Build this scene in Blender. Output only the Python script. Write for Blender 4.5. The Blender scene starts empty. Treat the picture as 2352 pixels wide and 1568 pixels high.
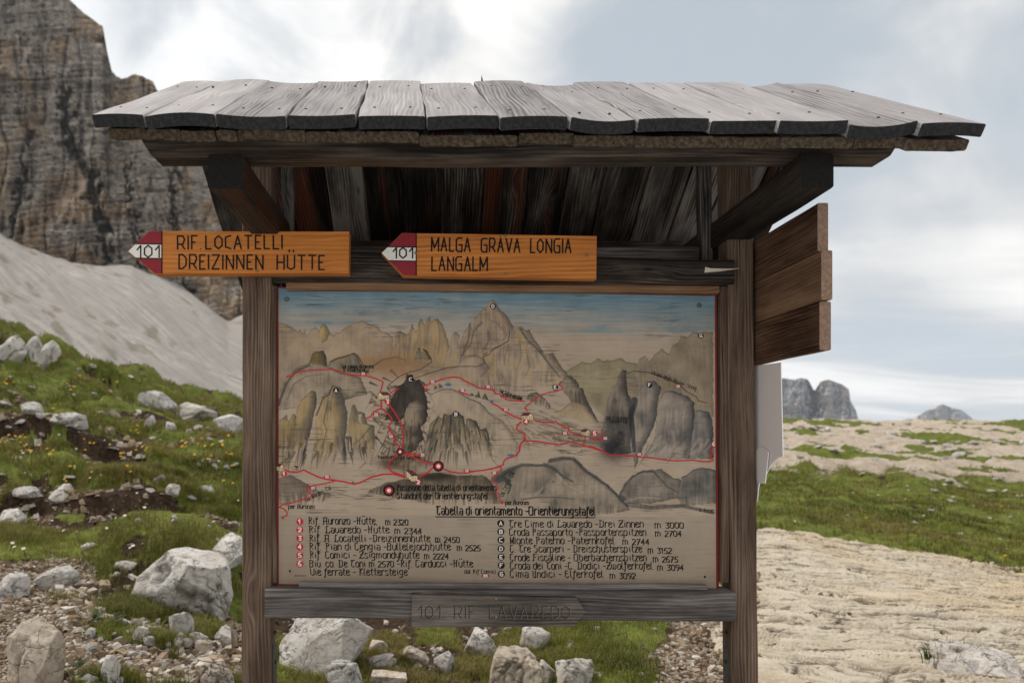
import bpy, bmesh, math, random
import numpy as np
from mathutils import Vector, Matrix

# ------------------------------------------------------------------ camera, sky, sun, exposure
S = bpy.context.scene
COL = S.collection
EYE = 1.6
F, CX, CY = 1568.0, 1000.0, 1000.0          # focal length and principal point, in units of a 2352-wide picture

cam_d = bpy.data.cameras.new("camera")
cam_d.lens = 24.0
cam_d.sensor_width = 36.0
cam_d.shift_x = (1176 - CX) / 2352.0
cam_d.shift_y = (CY - 784) / 2352.0
cam_d.clip_start = 0.05
cam_d.clip_end = 20000
cam_d.dof.use_dof = True
cam_d.dof.focus_distance = 2.5
cam_d.dof.aperture_fstop = 2.8
cam = bpy.data.objects.new("camera", cam_d)
cam.location = (0, 0, EYE)
cam.rotation_euler = (math.radians(90), 0, 0)
COL.objects.link(cam)
S.camera = cam

SUN_EL, SUN_AZ = math.radians(56), math.radians(-76)      # azimuth measured from +Y towards +X
world = bpy.data.worlds.new("World")
S.world = world
world.use_nodes = True
sun_d = bpy.data.lights.new("sun", 'SUN')
sun_d.energy = 2.3
sun_d.angle = math.radians(9)
sun_d.color = (1.0, 0.94, 0.86)
sun = bpy.data.objects.new("sun", sun_d)
sv = Vector((math.sin(SUN_AZ) * math.cos(SUN_EL), math.cos(SUN_AZ) * math.cos(SUN_EL), math.sin(SUN_EL)))
sun.rotation_euler = sv.to_track_quat('Z', 'Y').to_euler()
sun.location = (-7, 3, 12)
COL.objects.link(sun)
S.view_settings.view_transform = 'Standard'
S.view_settings.look = 'None'
S.view_settings.exposure = 0.12
S.view_settings.gamma = 1.0


class NT:
    """small helper for building node trees"""
    def __init__(self, tree):
        self.t = tree
        self.t.nodes.clear()

    def n(self, typ, **kw):
        nd = self.t.nodes.new(typ)
        for k, v in kw.items():
            setattr(nd, k, v)
        return nd

    def put(self, sock, v):
        if v is None:
            return
        if isinstance(v, bpy.types.NodeSocket):
            self.t.links.new(v, sock)
        else:
            if sock.type == 'RGBA' and not isinstance(v, (int, float)) and len(v) == 3:
                v = (*v, 1)
            sock.default_value = v

    def m(self, op, a, b=None, c=None, clamp=False):
        nd = self.n('ShaderNodeMath', operation=op, use_clamp=clamp)
        for i, v in enumerate((a, b, c)):
            self.put(nd.inputs[i], v)
        return nd.outputs[0]

    def vm(self, op, a, b=None):
        nd = self.n('ShaderNodeVectorMath', operation=op)
        self.put(nd.inputs[0], a)
        self.put(nd.inputs[1], b)
        return nd.outputs['Value'] if op in ('DOT_PRODUCT', 'LENGTH') else nd.outputs[0]

    def xyz(self, x, y, z=0.0):
        nd = self.n('ShaderNodeCombineXYZ')
        for i, v in enumerate((x, y, z)):
            self.put(nd.inputs[i], v)
        return nd.outputs[0]

    def sep(self, v):
        nd = self.n('ShaderNodeSeparateXYZ')
        self.put(nd.inputs[0], v)
        return nd.outputs[0], nd.outputs[1], nd.outputs[2]

    def noise(self, vec, scale=1.0, detail=4.0, rough=0.55, dist=0.0, color=False):
        nd = self.n('ShaderNodeTexNoise')
        self.put(nd.inputs['Vector'], vec)
        nd.inputs['Scale'].default_value = scale
        nd.inputs['Detail'].default_value = detail
        nd.inputs['Roughness'].default_value = rough
        nd.inputs['Distortion'].default_value = dist
        return nd.outputs['Color' if color else 'Fac']

    def voro(self, vec, scale=1.0, feature='F1', out='Distance', rand=1.0):
        nd = self.n('ShaderNodeTexVoronoi', feature=feature)
        self.put(nd.inputs['Vector'], vec)
        nd.inputs['Scale'].default_value = scale
        nd.inputs['Randomness'].default_value = rand
        return nd.outputs[out]

    def rng(self, v, a, b, c=0.0, d=1.0, smooth=True):
        nd = self.n('ShaderNodeMapRange', interpolation_type='SMOOTHSTEP' if smooth else 'LINEAR')
        self.put(nd.inputs['Value'], v)
        for k, x in zip(('From Min', 'From Max', 'To Min', 'To Max'), (a, b, c, d)):
            self.put(nd.inputs[k], x)
        return nd.outputs['Result']

    def mix(self, f, a, b, typ='MIX'):
        nd = self.n('ShaderNodeMix', data_type='RGBA', blend_type=typ)
        self.put(nd.inputs['Factor'], f)
        self.put(nd.inputs['A'] if False else nd.inputs[6], a)
        self.put(nd.inputs[7], b)
        return nd.outputs[2]

    def ramp(self, f, stops):
        nd = self.n('ShaderNodeValToRGB')
        self.put(nd.inputs[0], f)
        el = nd.color_ramp.elements
        while len(el) < len(stops):
            el.new(0.5)
        for e, (p, c) in zip(el, stops):
            e.position = p
            e.color = (*c, 1)
        return nd.outputs[0]

    def attr(self, name, out='Color'):
        nd = self.n('ShaderNodeAttribute', attribute_name=name)
        return nd.outputs[out]

    def bump(self, h, strength=0.5, dist=0.01, normal=None):
        nd = self.n('ShaderNodeBump')
        self.put(nd.inputs['Height'], h)
        nd.inputs['Strength'].default_value = strength
        nd.inputs['Distance'].default_value = dist
        self.put(nd.inputs['Normal'], normal)
        return nd.outputs[0]

    def out(self, color, rough=0.8, normal=None, spec=0.3, metal=0.0):
        b = self.n('ShaderNodeBsdfPrincipled')
        self.put(b.inputs['Base Color'], color)
        self.put(b.inputs['Roughness'], rough)
        self.put(b.inputs['Normal'], normal)
        b.inputs['Specular IOR Level'].default_value = spec
        b.inputs['Metallic'].default_value = metal
        o = self.n('ShaderNodeOutputMaterial')
        self.t.links.new(b.outputs[0], o.inputs[0])
        return b


def material(name):
    m = bpy.data.materials.new(name)
    m.use_nodes = True
    return m, NT(m.node_tree)


def lin(r, g, b):
    def f(c):
        c /= 255.0
        return c / 12.92 if c <= 0.04045 else ((c + 0.055) / 1.055) ** 2.4
    return (f(r), f(g), f(b))


# the sky: Nishita air with broken cloud laid over it by direction
def build_world():
    t = NT(world.node_tree)
    sky = t.n('ShaderNodeTexSky', sky_type='NISHITA')
    sky.sun_disc = False
    sky.sun_elevation = SUN_EL
    sky.sun_rotation = SUN_AZ
    sky.altitude = 2400
    sky.air_density = 1.0
    sky.dust_density = 1.5
    d = t.n('ShaderNodeTexCoord').outputs['Generated']
    x, y, z = t.sep(d)
    zc = t.m('ADD', t.m('MAXIMUM', z, 0.0), 0.10)
    u = t.m('DIVIDE', x, zc)
    v = t.m('DIVIDE', y, zc)
    # long streaks lie across the view and lean a little
    pu = t.m('ADD', u, t.m('MULTIPLY', v, 0.35))
    plane = t.xyz(t.m('MULTIPLY', pu, 0.42), t.m('MULTIPLY', v, 1.0), 3.3)
    n1 = t.noise(plane, 0.85, 5, 0.5, 0.5)
    n2 = t.noise(t.xyz(x, y, z), 6.0, 6, 0.52, 0.5)
    n3 = t.noise(t.xyz(x, t.m('MULTIPLY', y, 1.0), t.m('MULTIPLY', z, 2.2)), 2.6, 3, 0.5, 0.3)

    def blob(px, py, k):
        c = Vector(((px - CX) / F, 1, (CY - py) / F)).normalized()
        dt = t.vm('DOT_PRODUCT', d, tuple(c))
        return t.m('POWER', 2.718, t.m('MULTIPLY', t.m('SUBTRACT', dt, 1.0), k))
    hole = t.m('MULTIPLY', blob(1620, 90, 75), 0.50)
    for px, py, k, a in ((1950, 130, 55, 0.24), (2330, 330, 90, 0.14), (600, 20, 200, 0.24), (1290, 110, 320, 0.24), (900, 60, 400, .18), (300, 40, 500, .12),
                         (2000, 620, 260, 0.12), (2300, 850, 260, 0.16), (1500, 190, 140, .22), (2050, 720, 300, .12)):
        hole = t.m('ADD', hole, t.m('MULTIPLY', blob(px, py, k), a))
    low = t.rng(z, 0.05, 0.40, 1.0, 0.0)
    field = t.m('ADD', t.m('MULTIPLY', t.m('SUBTRACT', n1, 0.5), t.rng(low, 0, 1, 0.3, 2.5)),
                t.m('MULTIPLY', t.m('SUBTRACT', n2, 0.5), t.rng(low, 0, 1, 1.35, 0.12)))
    field = t.m('ADD', field, t.m('MULTIPLY', t.m('SUBTRACT', n3, 0.5), 0.7))
    cov = t.rng(t.m('SUBTRACT', t.m('ADD', field, 0.58), hole), 0.0, 0.5)
    thick = t.rng(t.m('SUBTRACT', t.m('ADD', field, 0.42), hole), 0.05, 0.75)
    glow = t.m('ADD', blob(700, 60, 10), t.m('MULTIPLY', blob(2250, 560, 60), .35))
    bright = t.m('ADD', t.m('MULTIPLY', glow, 2.0), t.m('ADD', 5.9, t.m('MULTIPLY', thick, 3.8)))
    cloud = t.mix(thick, (0.93, 0.975, 1.02), (1.0, 0.982, 0.955))
    cloud = t.mix(t.m('MULTIPLY', t.m('ADD', blob(2300, 720, 40), blob(1000, 200, 30)), .55), cloud, (1.03, .985, .925))
    cl = t.n('ShaderNodeVectorMath', operation='SCALE')
    t.put(cl.inputs[0], cloud)
    t.put(cl.inputs['Scale'], bright)
    hazeblue = t.mix(0.9, sky.outputs[0], (4.7, 5.25, 5.75))
    final = t.mix(cov, hazeblue, cl.outputs[0])
    bg = t.n('ShaderNodeBackground')
    t.put(bg.inputs[0], final)
    bg.inputs[1].default_value = 0.103
    o = t.n('ShaderNodeOutputWorld')
    t.t.links.new(bg.outputs[0], o.inputs[0])


build_world()


# ------------------------------------------------------------------ helpers
def P(px, py, d):
    return Vector(((px - CX) / F * d, d, EYE + (CY - py) / F * d))


def tag(o, label=None, cat=None, group=None, kind=None):
    if label: o['label'] = label
    if cat: o['category'] = cat
    if group: o['group'] = group
    if kind: o['kind'] = kind
    return o


def empty(name, loc, label, cat, group=None):
    o = bpy.data.objects.new(name, None)
    o.empty_display_size = 0.1
    o.location = loc
    COL.objects.link(o)
    return tag(o, label, cat, group)


def wmat(o):
    m = Matrix.Translation(o.location) @ o.rotation_euler.to_matrix().to_4x4() @ Matrix.Diagonal((*o.scale, 1))
    return m if o.parent is None else wmat(o.parent) @ o.matrix_parent_inverse @ m


def adopt(child, parent):
    """parent without moving: the child's mesh is written in world coordinates"""
    child.parent = parent
    child.matrix_parent_inverse = wmat(parent).inverted()
    return child


def mesh_obj(name, verts, faces, mats, parent=None, uvs=None, midx=None, smooth=False, cols=None):
    me = bpy.data.meshes.new(name)
    me.from_pydata([tuple(v) for v in verts], [], faces)
    for m in (mats if isinstance(mats, (list, tuple)) else [mats]):
        me.materials.append(m)
    if midx is not None:
        me.polygons.foreach_set('material_index', midx)
    if uvs is not None:
        ul = me.uv_layers.new(name='grain')
        ul.data.foreach_set('uv', np.asarray(uvs, dtype=np.float32).ravel())
    if smooth:
        me.polygons.foreach_set('use_smooth', [True] * len(me.polygons))
    me.update()
    o = bpy.data.objects.new(name, me)
    COL.objects.link(o)
    if parent is not None:
        adopt(o, parent)
    return o


def fast_mesh(name, V, Q, mats, cols=None, colname='tint', smooth=True, midx=None):
    """V (n,3); Q (m,k) with k = 3 or 4"""
    me = bpy.data.meshes.new(name)
    V = np.asarray(V, dtype=np.float32)
    Q = np.asarray(Q, dtype=np.int32)
    k = Q.shape[1]
    me.vertices.add(len(V))
    me.vertices.foreach_set('co', V.ravel())
    me.loops.add(Q.size)
    me.loops.foreach_set('vertex_index', Q.ravel())
    me.polygons.add(len(Q))
    me.polygons.foreach_set('loop_start', np.arange(0, Q.size, k, dtype=np.int32))
    me.polygons.foreach_set('use_smooth', np.full(len(Q), smooth))
    if midx is not None:
        me.polygons.foreach_set('material_index', np.asarray(midx, dtype=np.int32))
    if cols is not None:
        at = me.color_attributes.new(colname, 'FLOAT_COLOR', 'POINT')
        c = np.ones((len(V), 4), dtype=np.float32)
        c[:, :3] = cols
        at.data.foreach_set('color', c.ravel())
    for m in (mats if isinstance(mats, (list, tuple)) else [mats]):
        me.materials.append(m)
    me.update(calc_edges=True)
    me.validate()
    o = bpy.data.objects.new(name, me)
    COL.objects.link(o)
    return o


def grid_quads(nr, nc):
    i = np.arange(nr * nc).reshape(nr, nc)
    return np.stack([i[:-1, :-1], i[:-1, 1:], i[1:, 1:], i[1:, :-1]], -1).reshape(-1, 4)


def hsh(ix, iy, seed):
    h = (ix.astype(np.int64) * 374761393 + iy.astype(np.int64) * 668265263 + seed * 974634721) & 0xFFFFFFFF
    h = ((h ^ (h >> 13)) * 1274126177) & 0xFFFFFFFF
    h = (h ^ (h >> 16)) & 0xFFFFFFFF
    return h / 4294967295.0


def vnoise(x, y, seed=0):
    x = np.asarray(x, dtype=np.float64)
    y = np.asarray(y, dtype=np.float64)
    ix, iy = np.floor(x), np.floor(y)
    fx, fy = x - ix, y - iy
    fx = fx * fx * fx * (fx * (fx * 6 - 15) + 10)
    fy = fy * fy * fy * (fy * (fy * 6 - 15) + 10)
    a, b = hsh(ix, iy, seed), hsh(ix + 1, iy, seed)
    c, d = hsh(ix, iy + 1, seed), hsh(ix + 1, iy + 1, seed)
    return (a * (1 - fx) + b * fx) * (1 - fy) + (c * (1 - fx) + d * fx) * fy


def fbm(x, y, seed=0, octv=4, gain=0.5):
    s, a, t = 0.0, 1.0, 0.0
    for o in range(octv):
        ca, sa = math.cos(0.6 * o), math.sin(0.6 * o)
        s = s + a * vnoise((x * ca - y * sa) * 2 ** o + 17.3 * o, (x * sa + y * ca) * 2 ** o + 5.1 * o, seed + o)
        t += a
        a *= gain
    return s / t


def ridge(x, y, seed=0, octv=3):
    return 1 - np.abs(fbm(x, y, seed, octv) * 2 - 1)


def sstep(a, b, x):
    t = np.clip((np.asarray(x, dtype=float) - a) / (b - a), 0, 1)
    return t * t * (3 - 2 * t)


# ------------------------------------------------------------------ wood
def wood(name, stops, ring_freq=90, rough=0.82, crack=0.6, vary=0.25, bump=0.5, warm=None, spec=0.10, blotch=0.35, knots=1.0, ringw=0.2, warmk=.5, stain=.0):
    """stops: dark to light colours of the grain; 'warm' is a second tint that shows in patches"""
    m, t = material(name)
    uv = t.n('ShaderNodeUVMap', uv_map='grain').outputs[0]
    u, v, _ = t.sep(uv)
    rnd = t.n('ShaderNodeObjectInfo').outputs['Random']
    u = t.m('ADD', u, t.m('MULTIPLY', rnd, 37.0))
    n1 = t.noise(t.xyz(t.m('MULTIPLY', u, 1.1), t.m('MULTIPLY', v, 5.0)), 1.0, 3, 0.5)
    vd = t.voro(t.xyz(t.m('MULTIPLY', u, 1.9), t.m('MULTIPLY', v, 6.5)), 1.0)
    knot = t.rng(vd, 0.0, 0.30, 1.0, 0.0)
    core = t.rng(vd, 0.025, 0.065, 1.0, 0.0)
    ph = t.m('ADD', t.m('MULTIPLY', v, ring_freq * 6.283), t.m('MULTIPLY', n1, 42.0))
    ph = t.m('ADD', ph, t.m('MULTIPLY', knot, 17.0 * knots))
    ring = t.m('ADD', t.m('MULTIPLY', t.m('SINE', ph), 0.5), 0.5)
    ring = t.m('POWER', ring, 1.8)
    vw = t.m('ADD', v, t.m('ADD', t.m('MULTIPLY', n1, .035), t.m('MULTIPLY', knot, .018 * knots)))
    fine = t.noise(t.xyz(t.m('MULTIPLY', u, 5.0), t.m('MULTIPLY', vw, 480.0)), 1.0, 3, 0.6)
    mid = t.noise(t.xyz(t.m('MULTIPLY', u, 2.6), t.m('MULTIPLY', vw, 110.0), 2.0), 1.0, 3, 0.6)
    ck = t.noise(t.xyz(t.m('MULTIPLY', u, 1.7), t.m('MULTIPLY', vw, 120.0), 7.0), 1.0, 3, 0.55)
    cr = t.rng(ck, 0.28, 0.36, 1.0, 0.0)
    bl = t.noise(t.xyz(t.m('MULTIPLY', u, 2.4), t.m('MULTIPLY', v, 11.0), 4.0), 1.0, 5, 0.62)
    pres = t.rng(t.noise(t.xyz(t.m('MULTIPLY', u, 1.5), t.m('MULTIPLY', v, 9.0), 12.0), 1.0, 2), .35, .65)
    val = t.m('ADD', t.m('MULTIPLY', t.m('SUBTRACT', ring, .4), t.m('MULTIPLY', pres, ringw)), t.m('ADD', t.m('MULTIPLY', fine, 0.34), t.m('MULTIPLY', mid, .5)))
    val = t.m('ADD', val, t.m('MULTIPLY', t.m('SUBTRACT', bl, 0.5), blotch * 2))
    val = t.m('ADD', val, t.m('MULTIPLY', t.m('SUBTRACT', rnd, 0.5), vary))
    n = len(stops)
    col = t.ramp(val, [(0.12 + 0.66 * i / (n - 1), c) for i, c in enumerate(stops)])
    if warm is not None:
        r2 = t.m('FRACT', t.m('MULTIPLY', rnd, 13.7))
        wf = t.noise(t.xyz(t.m('MULTIPLY', u, .9), t.m('MULTIPLY', vw, 16.0), 9.0), 1.0, 4, 0.55)
        wf = t.rng(t.m('ADD', wf, t.m('MULTIPLY', t.m('SUBTRACT', r2, 0.5), 0.35)), 0.52, 0.72)
        wc = t.mix(t.m('MULTIPLY', t.m('ADD', ring, mid), .6), tuple(c * 0.25 for c in warm), warm)
        col = t.mix(t.m('MULTIPLY', wf, warmk), col, wc)
    if stain:
        sn = t.rng(t.noise(t.xyz(t.m('MULTIPLY', u, 1.2), t.m('MULTIPLY', v, 7.0), 21.0), 1.0, 4, .6), .48, .66)
        col = t.mix(t.m('MULTIPLY', sn, stain), col, tuple(c * .5 for c in stops[0]))
    col = t.mix(t.m('MULTIPLY', core, 0.7 * min(1, knots)), col, tuple(c * 0.6 for c in stops[0]))
    col = t.mix(t.m('MULTIPLY', cr, crack), col, tuple(c * 0.4 for c in stops[0]))
    h = t.m('ADD', t.m('MULTIPLY', ring, 0.3), t.m('ADD', t.m('MULTIPLY', fine, 0.4), t.m('MULTIPLY', mid, .3)))
    h = t.m('SUBTRACT', h, t.m('MULTIPLY', cr, 1.4 * crack))
    t.out(col, rough, t.bump(h, bump, 0.0025), spec)
    return m


def endgrain(name, c0, c1, freq=260):
    m, t = material(name)
    uv = t.n('ShaderNodeUVMap', uv_map='grain').outputs[0]
    u, v, _ = t.sep(uv)
    nz = t.noise(uv, 30, 3, 0.6)
    r = t.m('SQRT', t.m('ADD', t.m('MULTIPLY', u, u), t.m('MULTIPLY', v, v)))
    ring = t.m('ADD', t.m('MULTIPLY', t.m('SINE', t.m('ADD', t.m('MULTIPLY', r, freq * 6.28), t.m('MULTIPLY', nz, 6))), 0.5), 0.5)
    ang = t.m('ARCTAN2', v, u)
    rad = t.rng(t.noise(t.xyz(t.m('MULTIPLY', ang, 5.5), t.m('MULTIPLY', r, 6)), 1.0, 3), 0.28, 0.38, 1, 0)
    sp = t.noise(uv, 75, 4, 0.7)
    f = t.m('ADD', t.m('MULTIPLY', ring, 0.35), t.m('MULTIPLY', t.rng(sp, 0.35, 0.7), 0.65))
    col = t.mix(f, c0, c1)
    col = t.mix(t.m('MULTIPLY', rad, 0.7), col, tuple(c * 0.25 for c in c0))
    t.out(col, 0.9, t.bump(t.m('SUBTRACT', f, rad), 0.6, 0.003), 0.15)
    return m


def plain(name, col, rough=0.7, spec=0.15, metal=0.0, var=0.15, scale=40):
    m, t = material(name)
    tc = t.n('ShaderNodeTexCoord').outputs['Object']
    nz = t.noise(tc, scale, 4, 0.6)
    c = t.mix(nz, tuple(x * (1 - var) for x in col), tuple(min(1, x * (1 + var)) for x in col))
    t.out(c, rough, t.bump(nz, 0.15, 0.001), spec, metal)
    return m


M = {}
M['roof'] = wood('weathered_silver_roof_wood', [(.10, .094, .093), (.295, .272, .268), (.42, .388, .383), (.55, .512, .502)], 75, .75, .8, .30, .5, spec=.22, blotch=.34, ringw=.2, stain=.12)
M['roof_end'] = endgrain('grey_board_end', (.012, .012, .0125), (.045, .044, .043))
M['under_end'] = endgrain('old_board_end', (.012, .009, .007), (.145, .105, .064))
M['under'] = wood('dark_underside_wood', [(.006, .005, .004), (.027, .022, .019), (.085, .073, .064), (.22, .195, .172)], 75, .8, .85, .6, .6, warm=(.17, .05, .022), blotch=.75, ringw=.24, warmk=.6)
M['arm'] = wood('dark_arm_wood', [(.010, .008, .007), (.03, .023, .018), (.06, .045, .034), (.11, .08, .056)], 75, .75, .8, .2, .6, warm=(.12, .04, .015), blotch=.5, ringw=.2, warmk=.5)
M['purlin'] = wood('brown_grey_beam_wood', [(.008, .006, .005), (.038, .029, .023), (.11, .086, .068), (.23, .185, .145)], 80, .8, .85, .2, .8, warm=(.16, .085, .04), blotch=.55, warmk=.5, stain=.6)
M['post'] = wood('brown_post_wood', [(.018, .011, .008), (.085, .055, .039), (.18, .122, .085), (.31, .22, .155)], 85, .8, .8, .15, .7, warm=(.24, .14, .075), blotch=.38, warmk=.5)
M['rail'] = wood('grey_rail_wood', [(.016, .013, .011), (.085, .073, .065), (.20, .175, .16), (.38, .335, .305)], 75, .82, .85, .2, .8, blotch=.42, ringw=.22)
M['trim'] = wood('brown_trim_wood', [(.045, .022, .011), (.13, .068, .034), (.22, .12, .062), (.29, .18, .10)], 80, .7, .7, .2, .5, blotch=.4)
M['sign'] = wood('varnished_orange_wood', [(.17, .050, .011), (.42, .135, .026), (.56, .195, .038), (.66, .255, .058)], 62, .5, .5, .12, .3, spec=.18, blotch=.3, ringw=.24)
M['side'] = wood('brown_board_wood', [(.028, .013, .008), (.105, .056, .032), (.19, .105, .06), (.26, .155, .09)], 80, .8, .6, .35, .5, blotch=.5, ringw=.16, stain=.35)
M['side_end'] = endgrain('brown_board_end', (.17, .105, .07), (.36, .24, .165))
M['old_sign'] = wood('worn_sign_wood', [(.016, .012, .010), (.072, .059, .050), (.155, .128, .110), (.27, .225, .195)], 90, .85, .85, .15, .8, warm=(.15, .095, .065), blotch=.55, warmk=.35)
M['dark_end'] = endgrain('black_beam_end', (.006, .006, .006), (.018, .015, .013))
M['red'] = plain('dark_red_paint', (.20, .022, .02), .5)
M['sign_red'] = plain('sign_red_paint', (.24, .022, .03), .5)
M['sign_white'] = plain('sign_white_paint', (.74, .69, .60), .55)
M['ink'] = plain('black_paint', (.008, .007, .007), .6)
M['textink'] = plain('dark_text_paint', (.010, .008, .007), .7)
M['map_red'] = plain('map_red_paint', (.50, .022, .03), .5, var=.1)
M['map_white'] = plain('map_white_paint', (.75, .66, .58), .5)
M['map_cream'] = plain('map_cream_paint', (.70, .52, .30), .5)
M['map_blue'] = plain('map_blue_paint', (.06, .16, .24), .5)
M['metal'] = plain('galvanised_bracket', (.10, .095, .095), .45, .5, .6)
M['nail'] = plain('rusty_nail', (.035, .028, .024), .5, .5, .5)
M['brass'] = plain('brass_screw', (.22, .15, .07), .4, .5, .7)
M['plate'] = plain('grey_plate_back', (.74, .66, .62), .45, .4, 0, .03, 8)
M['plate_edge'] = plain('pale_plate_edge', (.85, .83, .81), .5)
M['splinter'] = plain('bare_splinter_wood', (.62, .54, .42), .7)

rng = random.Random(7)


def beam(name, o, ex, ey, ez, L, W, T, mat, endmat=None, parent=None, nl=10, nw=4, cham=0.004, cup=0.0, wob=0.0015,
         endcut=None, seed=None, sag=0.0, bow=0.0, ragged=0.0):
    """a sawn board: length along ex from o, width along ey (centred), thickness along ez (centred)"""
    r = random.Random(seed if seed is not None else rng.random())
    o, ex, ey, ez = Vector(o), Vector(ex), Vector(ey), Vector(ez)
    c = min(cham, W * .3, T * .3)
    sec = []
    for i in range(nw + 1):
        sec.append((-W / 2 + c + (W - 2 * c) * i / nw, -T / 2))
    sec.append((W / 2, -T / 2 + c))
    sec.append((W / 2, T / 2 - c))
    for i in range(nw, -1, -1):
        sec.append((-W / 2 + c + (W - 2 * c) * i / nw, T / 2))
    sec.append((-W / 2, T / 2 - c))
    sec.append((-W / 2, -T / 2 + c))
    ns = len(sec)
    per = [0.0]
    for i in range(ns):
        a, b = sec[i], sec[(i + 1) % ns]
        per.append(per[-1] + math.hypot(a[0] - b[0], a[1] - b[1]))
    v0, u0 = r.random() * 5, r.random() * 9
    off = [[r.uniform(-1, 1) for _ in range(8)] for _ in range(4)]
    V, uvring = [], []
    rg = [r.uniform(-1, 1) for _ in range(nw + 2)]
    for k in range(nl + 1):
        s = k / nl
        for (y, z) in sec:
            x = s * L
            if endcut:
                x = endcut(s, y, z, x)
            if ragged and k in (0, nl):
                x += ragged * rg[int((y / W + .5) * nw + .5)] * (1 if k else -1)
            t2 = y / (W / 2)
            zz = z + cup * (1 - t2 * t2) + sag * math.sin(s * math.pi)
            yy = y
            for q in range(3):
                yy += wob * math.sin((q + 1.3) * 2.1 * s * (1 + L) + off[q][0] * 6) * off[q][1] * (1 if y > 0 else 1)
                zz += wob * 0.6 * math.sin((q + 1) * 2.7 * s * (1 + L) + off[q][3] * 6) * off[q][4]
            yy += wob * 0.8 * (1 if y > 0 else -1) * math.sin(9 * s * (1 + L) + off[3][0] * 6)
            yy += bow * math.sin(s * math.pi)
            V.append(o + ex * x + ey * yy + ez * zz)
    faces, uvs, mi = [], [], []
    for k in range(nl):
        for i in range(ns):
            j = (i + 1) % ns
            faces.append((k * ns + i, k * ns + j, (k + 1) * ns + j, (k + 1) * ns + i))
            ua, ub = u0 + k / nl * L, u0 + (k + 1) / nl * L
            uvs += [(ua, v0 + per[i]), (ua, v0 + per[i + 1]), (ub, v0 + per[i + 1]), (ub, v0 + per[i])]
            mi.append(0)
    cy, cz = r.uniform(-W * .4, W * .4), r.uniform(-.06, .05)
    faces.append(tuple(reversed(range(ns))))
    uvs += [(y + cy, z + cz) for (y, z) in reversed(sec)]
    mi.append(1 if endmat else 0)
    faces.append(tuple(nl * ns + i for i in range(ns)))
    uvs += [(y + cy, z + cz) for (y, z) in sec]
    mi.append(1 if endmat else 0)
    # orientation
    if ex.cross(ey).dot(ez) < 0:
        nf, nu, p = [], [], 0
        for f in faces:
            nf.append(tuple(reversed(f)))
            nu += list(reversed(uvs[p:p + len(f)]))
            p += len(f)
        faces, uvs = nf, nu
    return mesh_obj(name, V, faces, [mat, endmat] if endmat else [mat], parent, uvs, mi)


def prism(name, pts, mat, thick, parent=None, ax=(1, 0, 0), az=(0, 0, 1), back=(0, 1, 0), edge_mat=None, cham=0.0):
    """flat outline pts (3D, counter-clockwise seen from the front) pushed back by thick"""
    pts = [Vector(p) for p in pts]
    ax, az, back = Vector(ax), Vector(az), Vector(back)
    n = len(pts)
    cen = sum(pts, Vector()) / n
    rings = [pts, [p + back * thick for p in pts]]
    if cham:
        def inset(ps, k):
            return [p + (cen - p).normalized() * k for p in ps]
        rings = [inset(pts, cham), [p + back * cham for p in pts], [p + back * thick for p in pts]]
    V = [p for rr in rings for p in rr]
    u0, v0 = rng.random() * 7, rng.random() * 5
    faces, uvs, mi = [], [], []

    def add(f, m=0):
        faces.append(f)
        mi.append(m)
        for i in f:
            uvs.append((u0 + V[i].dot(ax), v0 + V[i].dot(az) + V[i].dot(back)))
    add(tuple(range(n)))
    for k in range(len(rings) - 1):
        for i in range(n):
            j = (i + 1) % n
            add((k * n + i, (k + 1) * n + i, (k + 1) * n + j, k * n + j), 1 if edge_mat else 0)
    b = (len(rings) - 1) * n
    add(tuple(b + i for i in reversed(range(n))))
    return mesh_obj(name, V, faces, [mat, edge_mat] if edge_mat else [mat], parent, uvs, mi)


def disc(name, c, r, mat, parent=None, n=14, depth=0.003, nrm=(0, -1, 0)):
    c, nrm = Vector(c), Vector(nrm).normalized()
    a = nrm.orthogonal().normalized()
    b = nrm.cross(a)
    V = [c + (a * math.cos(2 * math.pi * i / n) + b * math.sin(2 * math.pi * i / n)) * r * 0.8 + nrm * depth for i in range(n)]
    V += [c + (a * math.cos(2 * math.pi * i / n) + b * math.sin(2 * math.pi * i / n)) * r + nrm * depth * .5 for i in range(n)]
    V += [c + (a * math.cos(2 * math.pi * i / n) + b * math.sin(2 * math.pi * i / n)) * r - nrm * depth for i in range(n)]
    fs = [tuple(range(n))]
    for k in range(2):
        for i in range(n):
            j = (i + 1) % n
            fs.append((k * n + i, (k + 1) * n + i, (k + 1) * n + j, k * n + j))
    return mesh_obj(name, V, fs, mat, parent)
# ------------------------------------------------------------------ the roofed signboard
X, Y, Z = Vector((1, 0, 0)), Vector((0, 1, 0)), Vector((0, 0, 1))
shelter = empty('signboard_shelter', (0.18, 2.55, 0.05), 'weathered wooden signboard shelter with a plank roof on two square posts', 'notice board')
DP = 2.50                                   # front face of the posts


def post(px0a, px1a, t, mat):
    a, b = (px0a - CX) / F * DP, (px1a - CX) / F * DP
    return a, b


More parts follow.
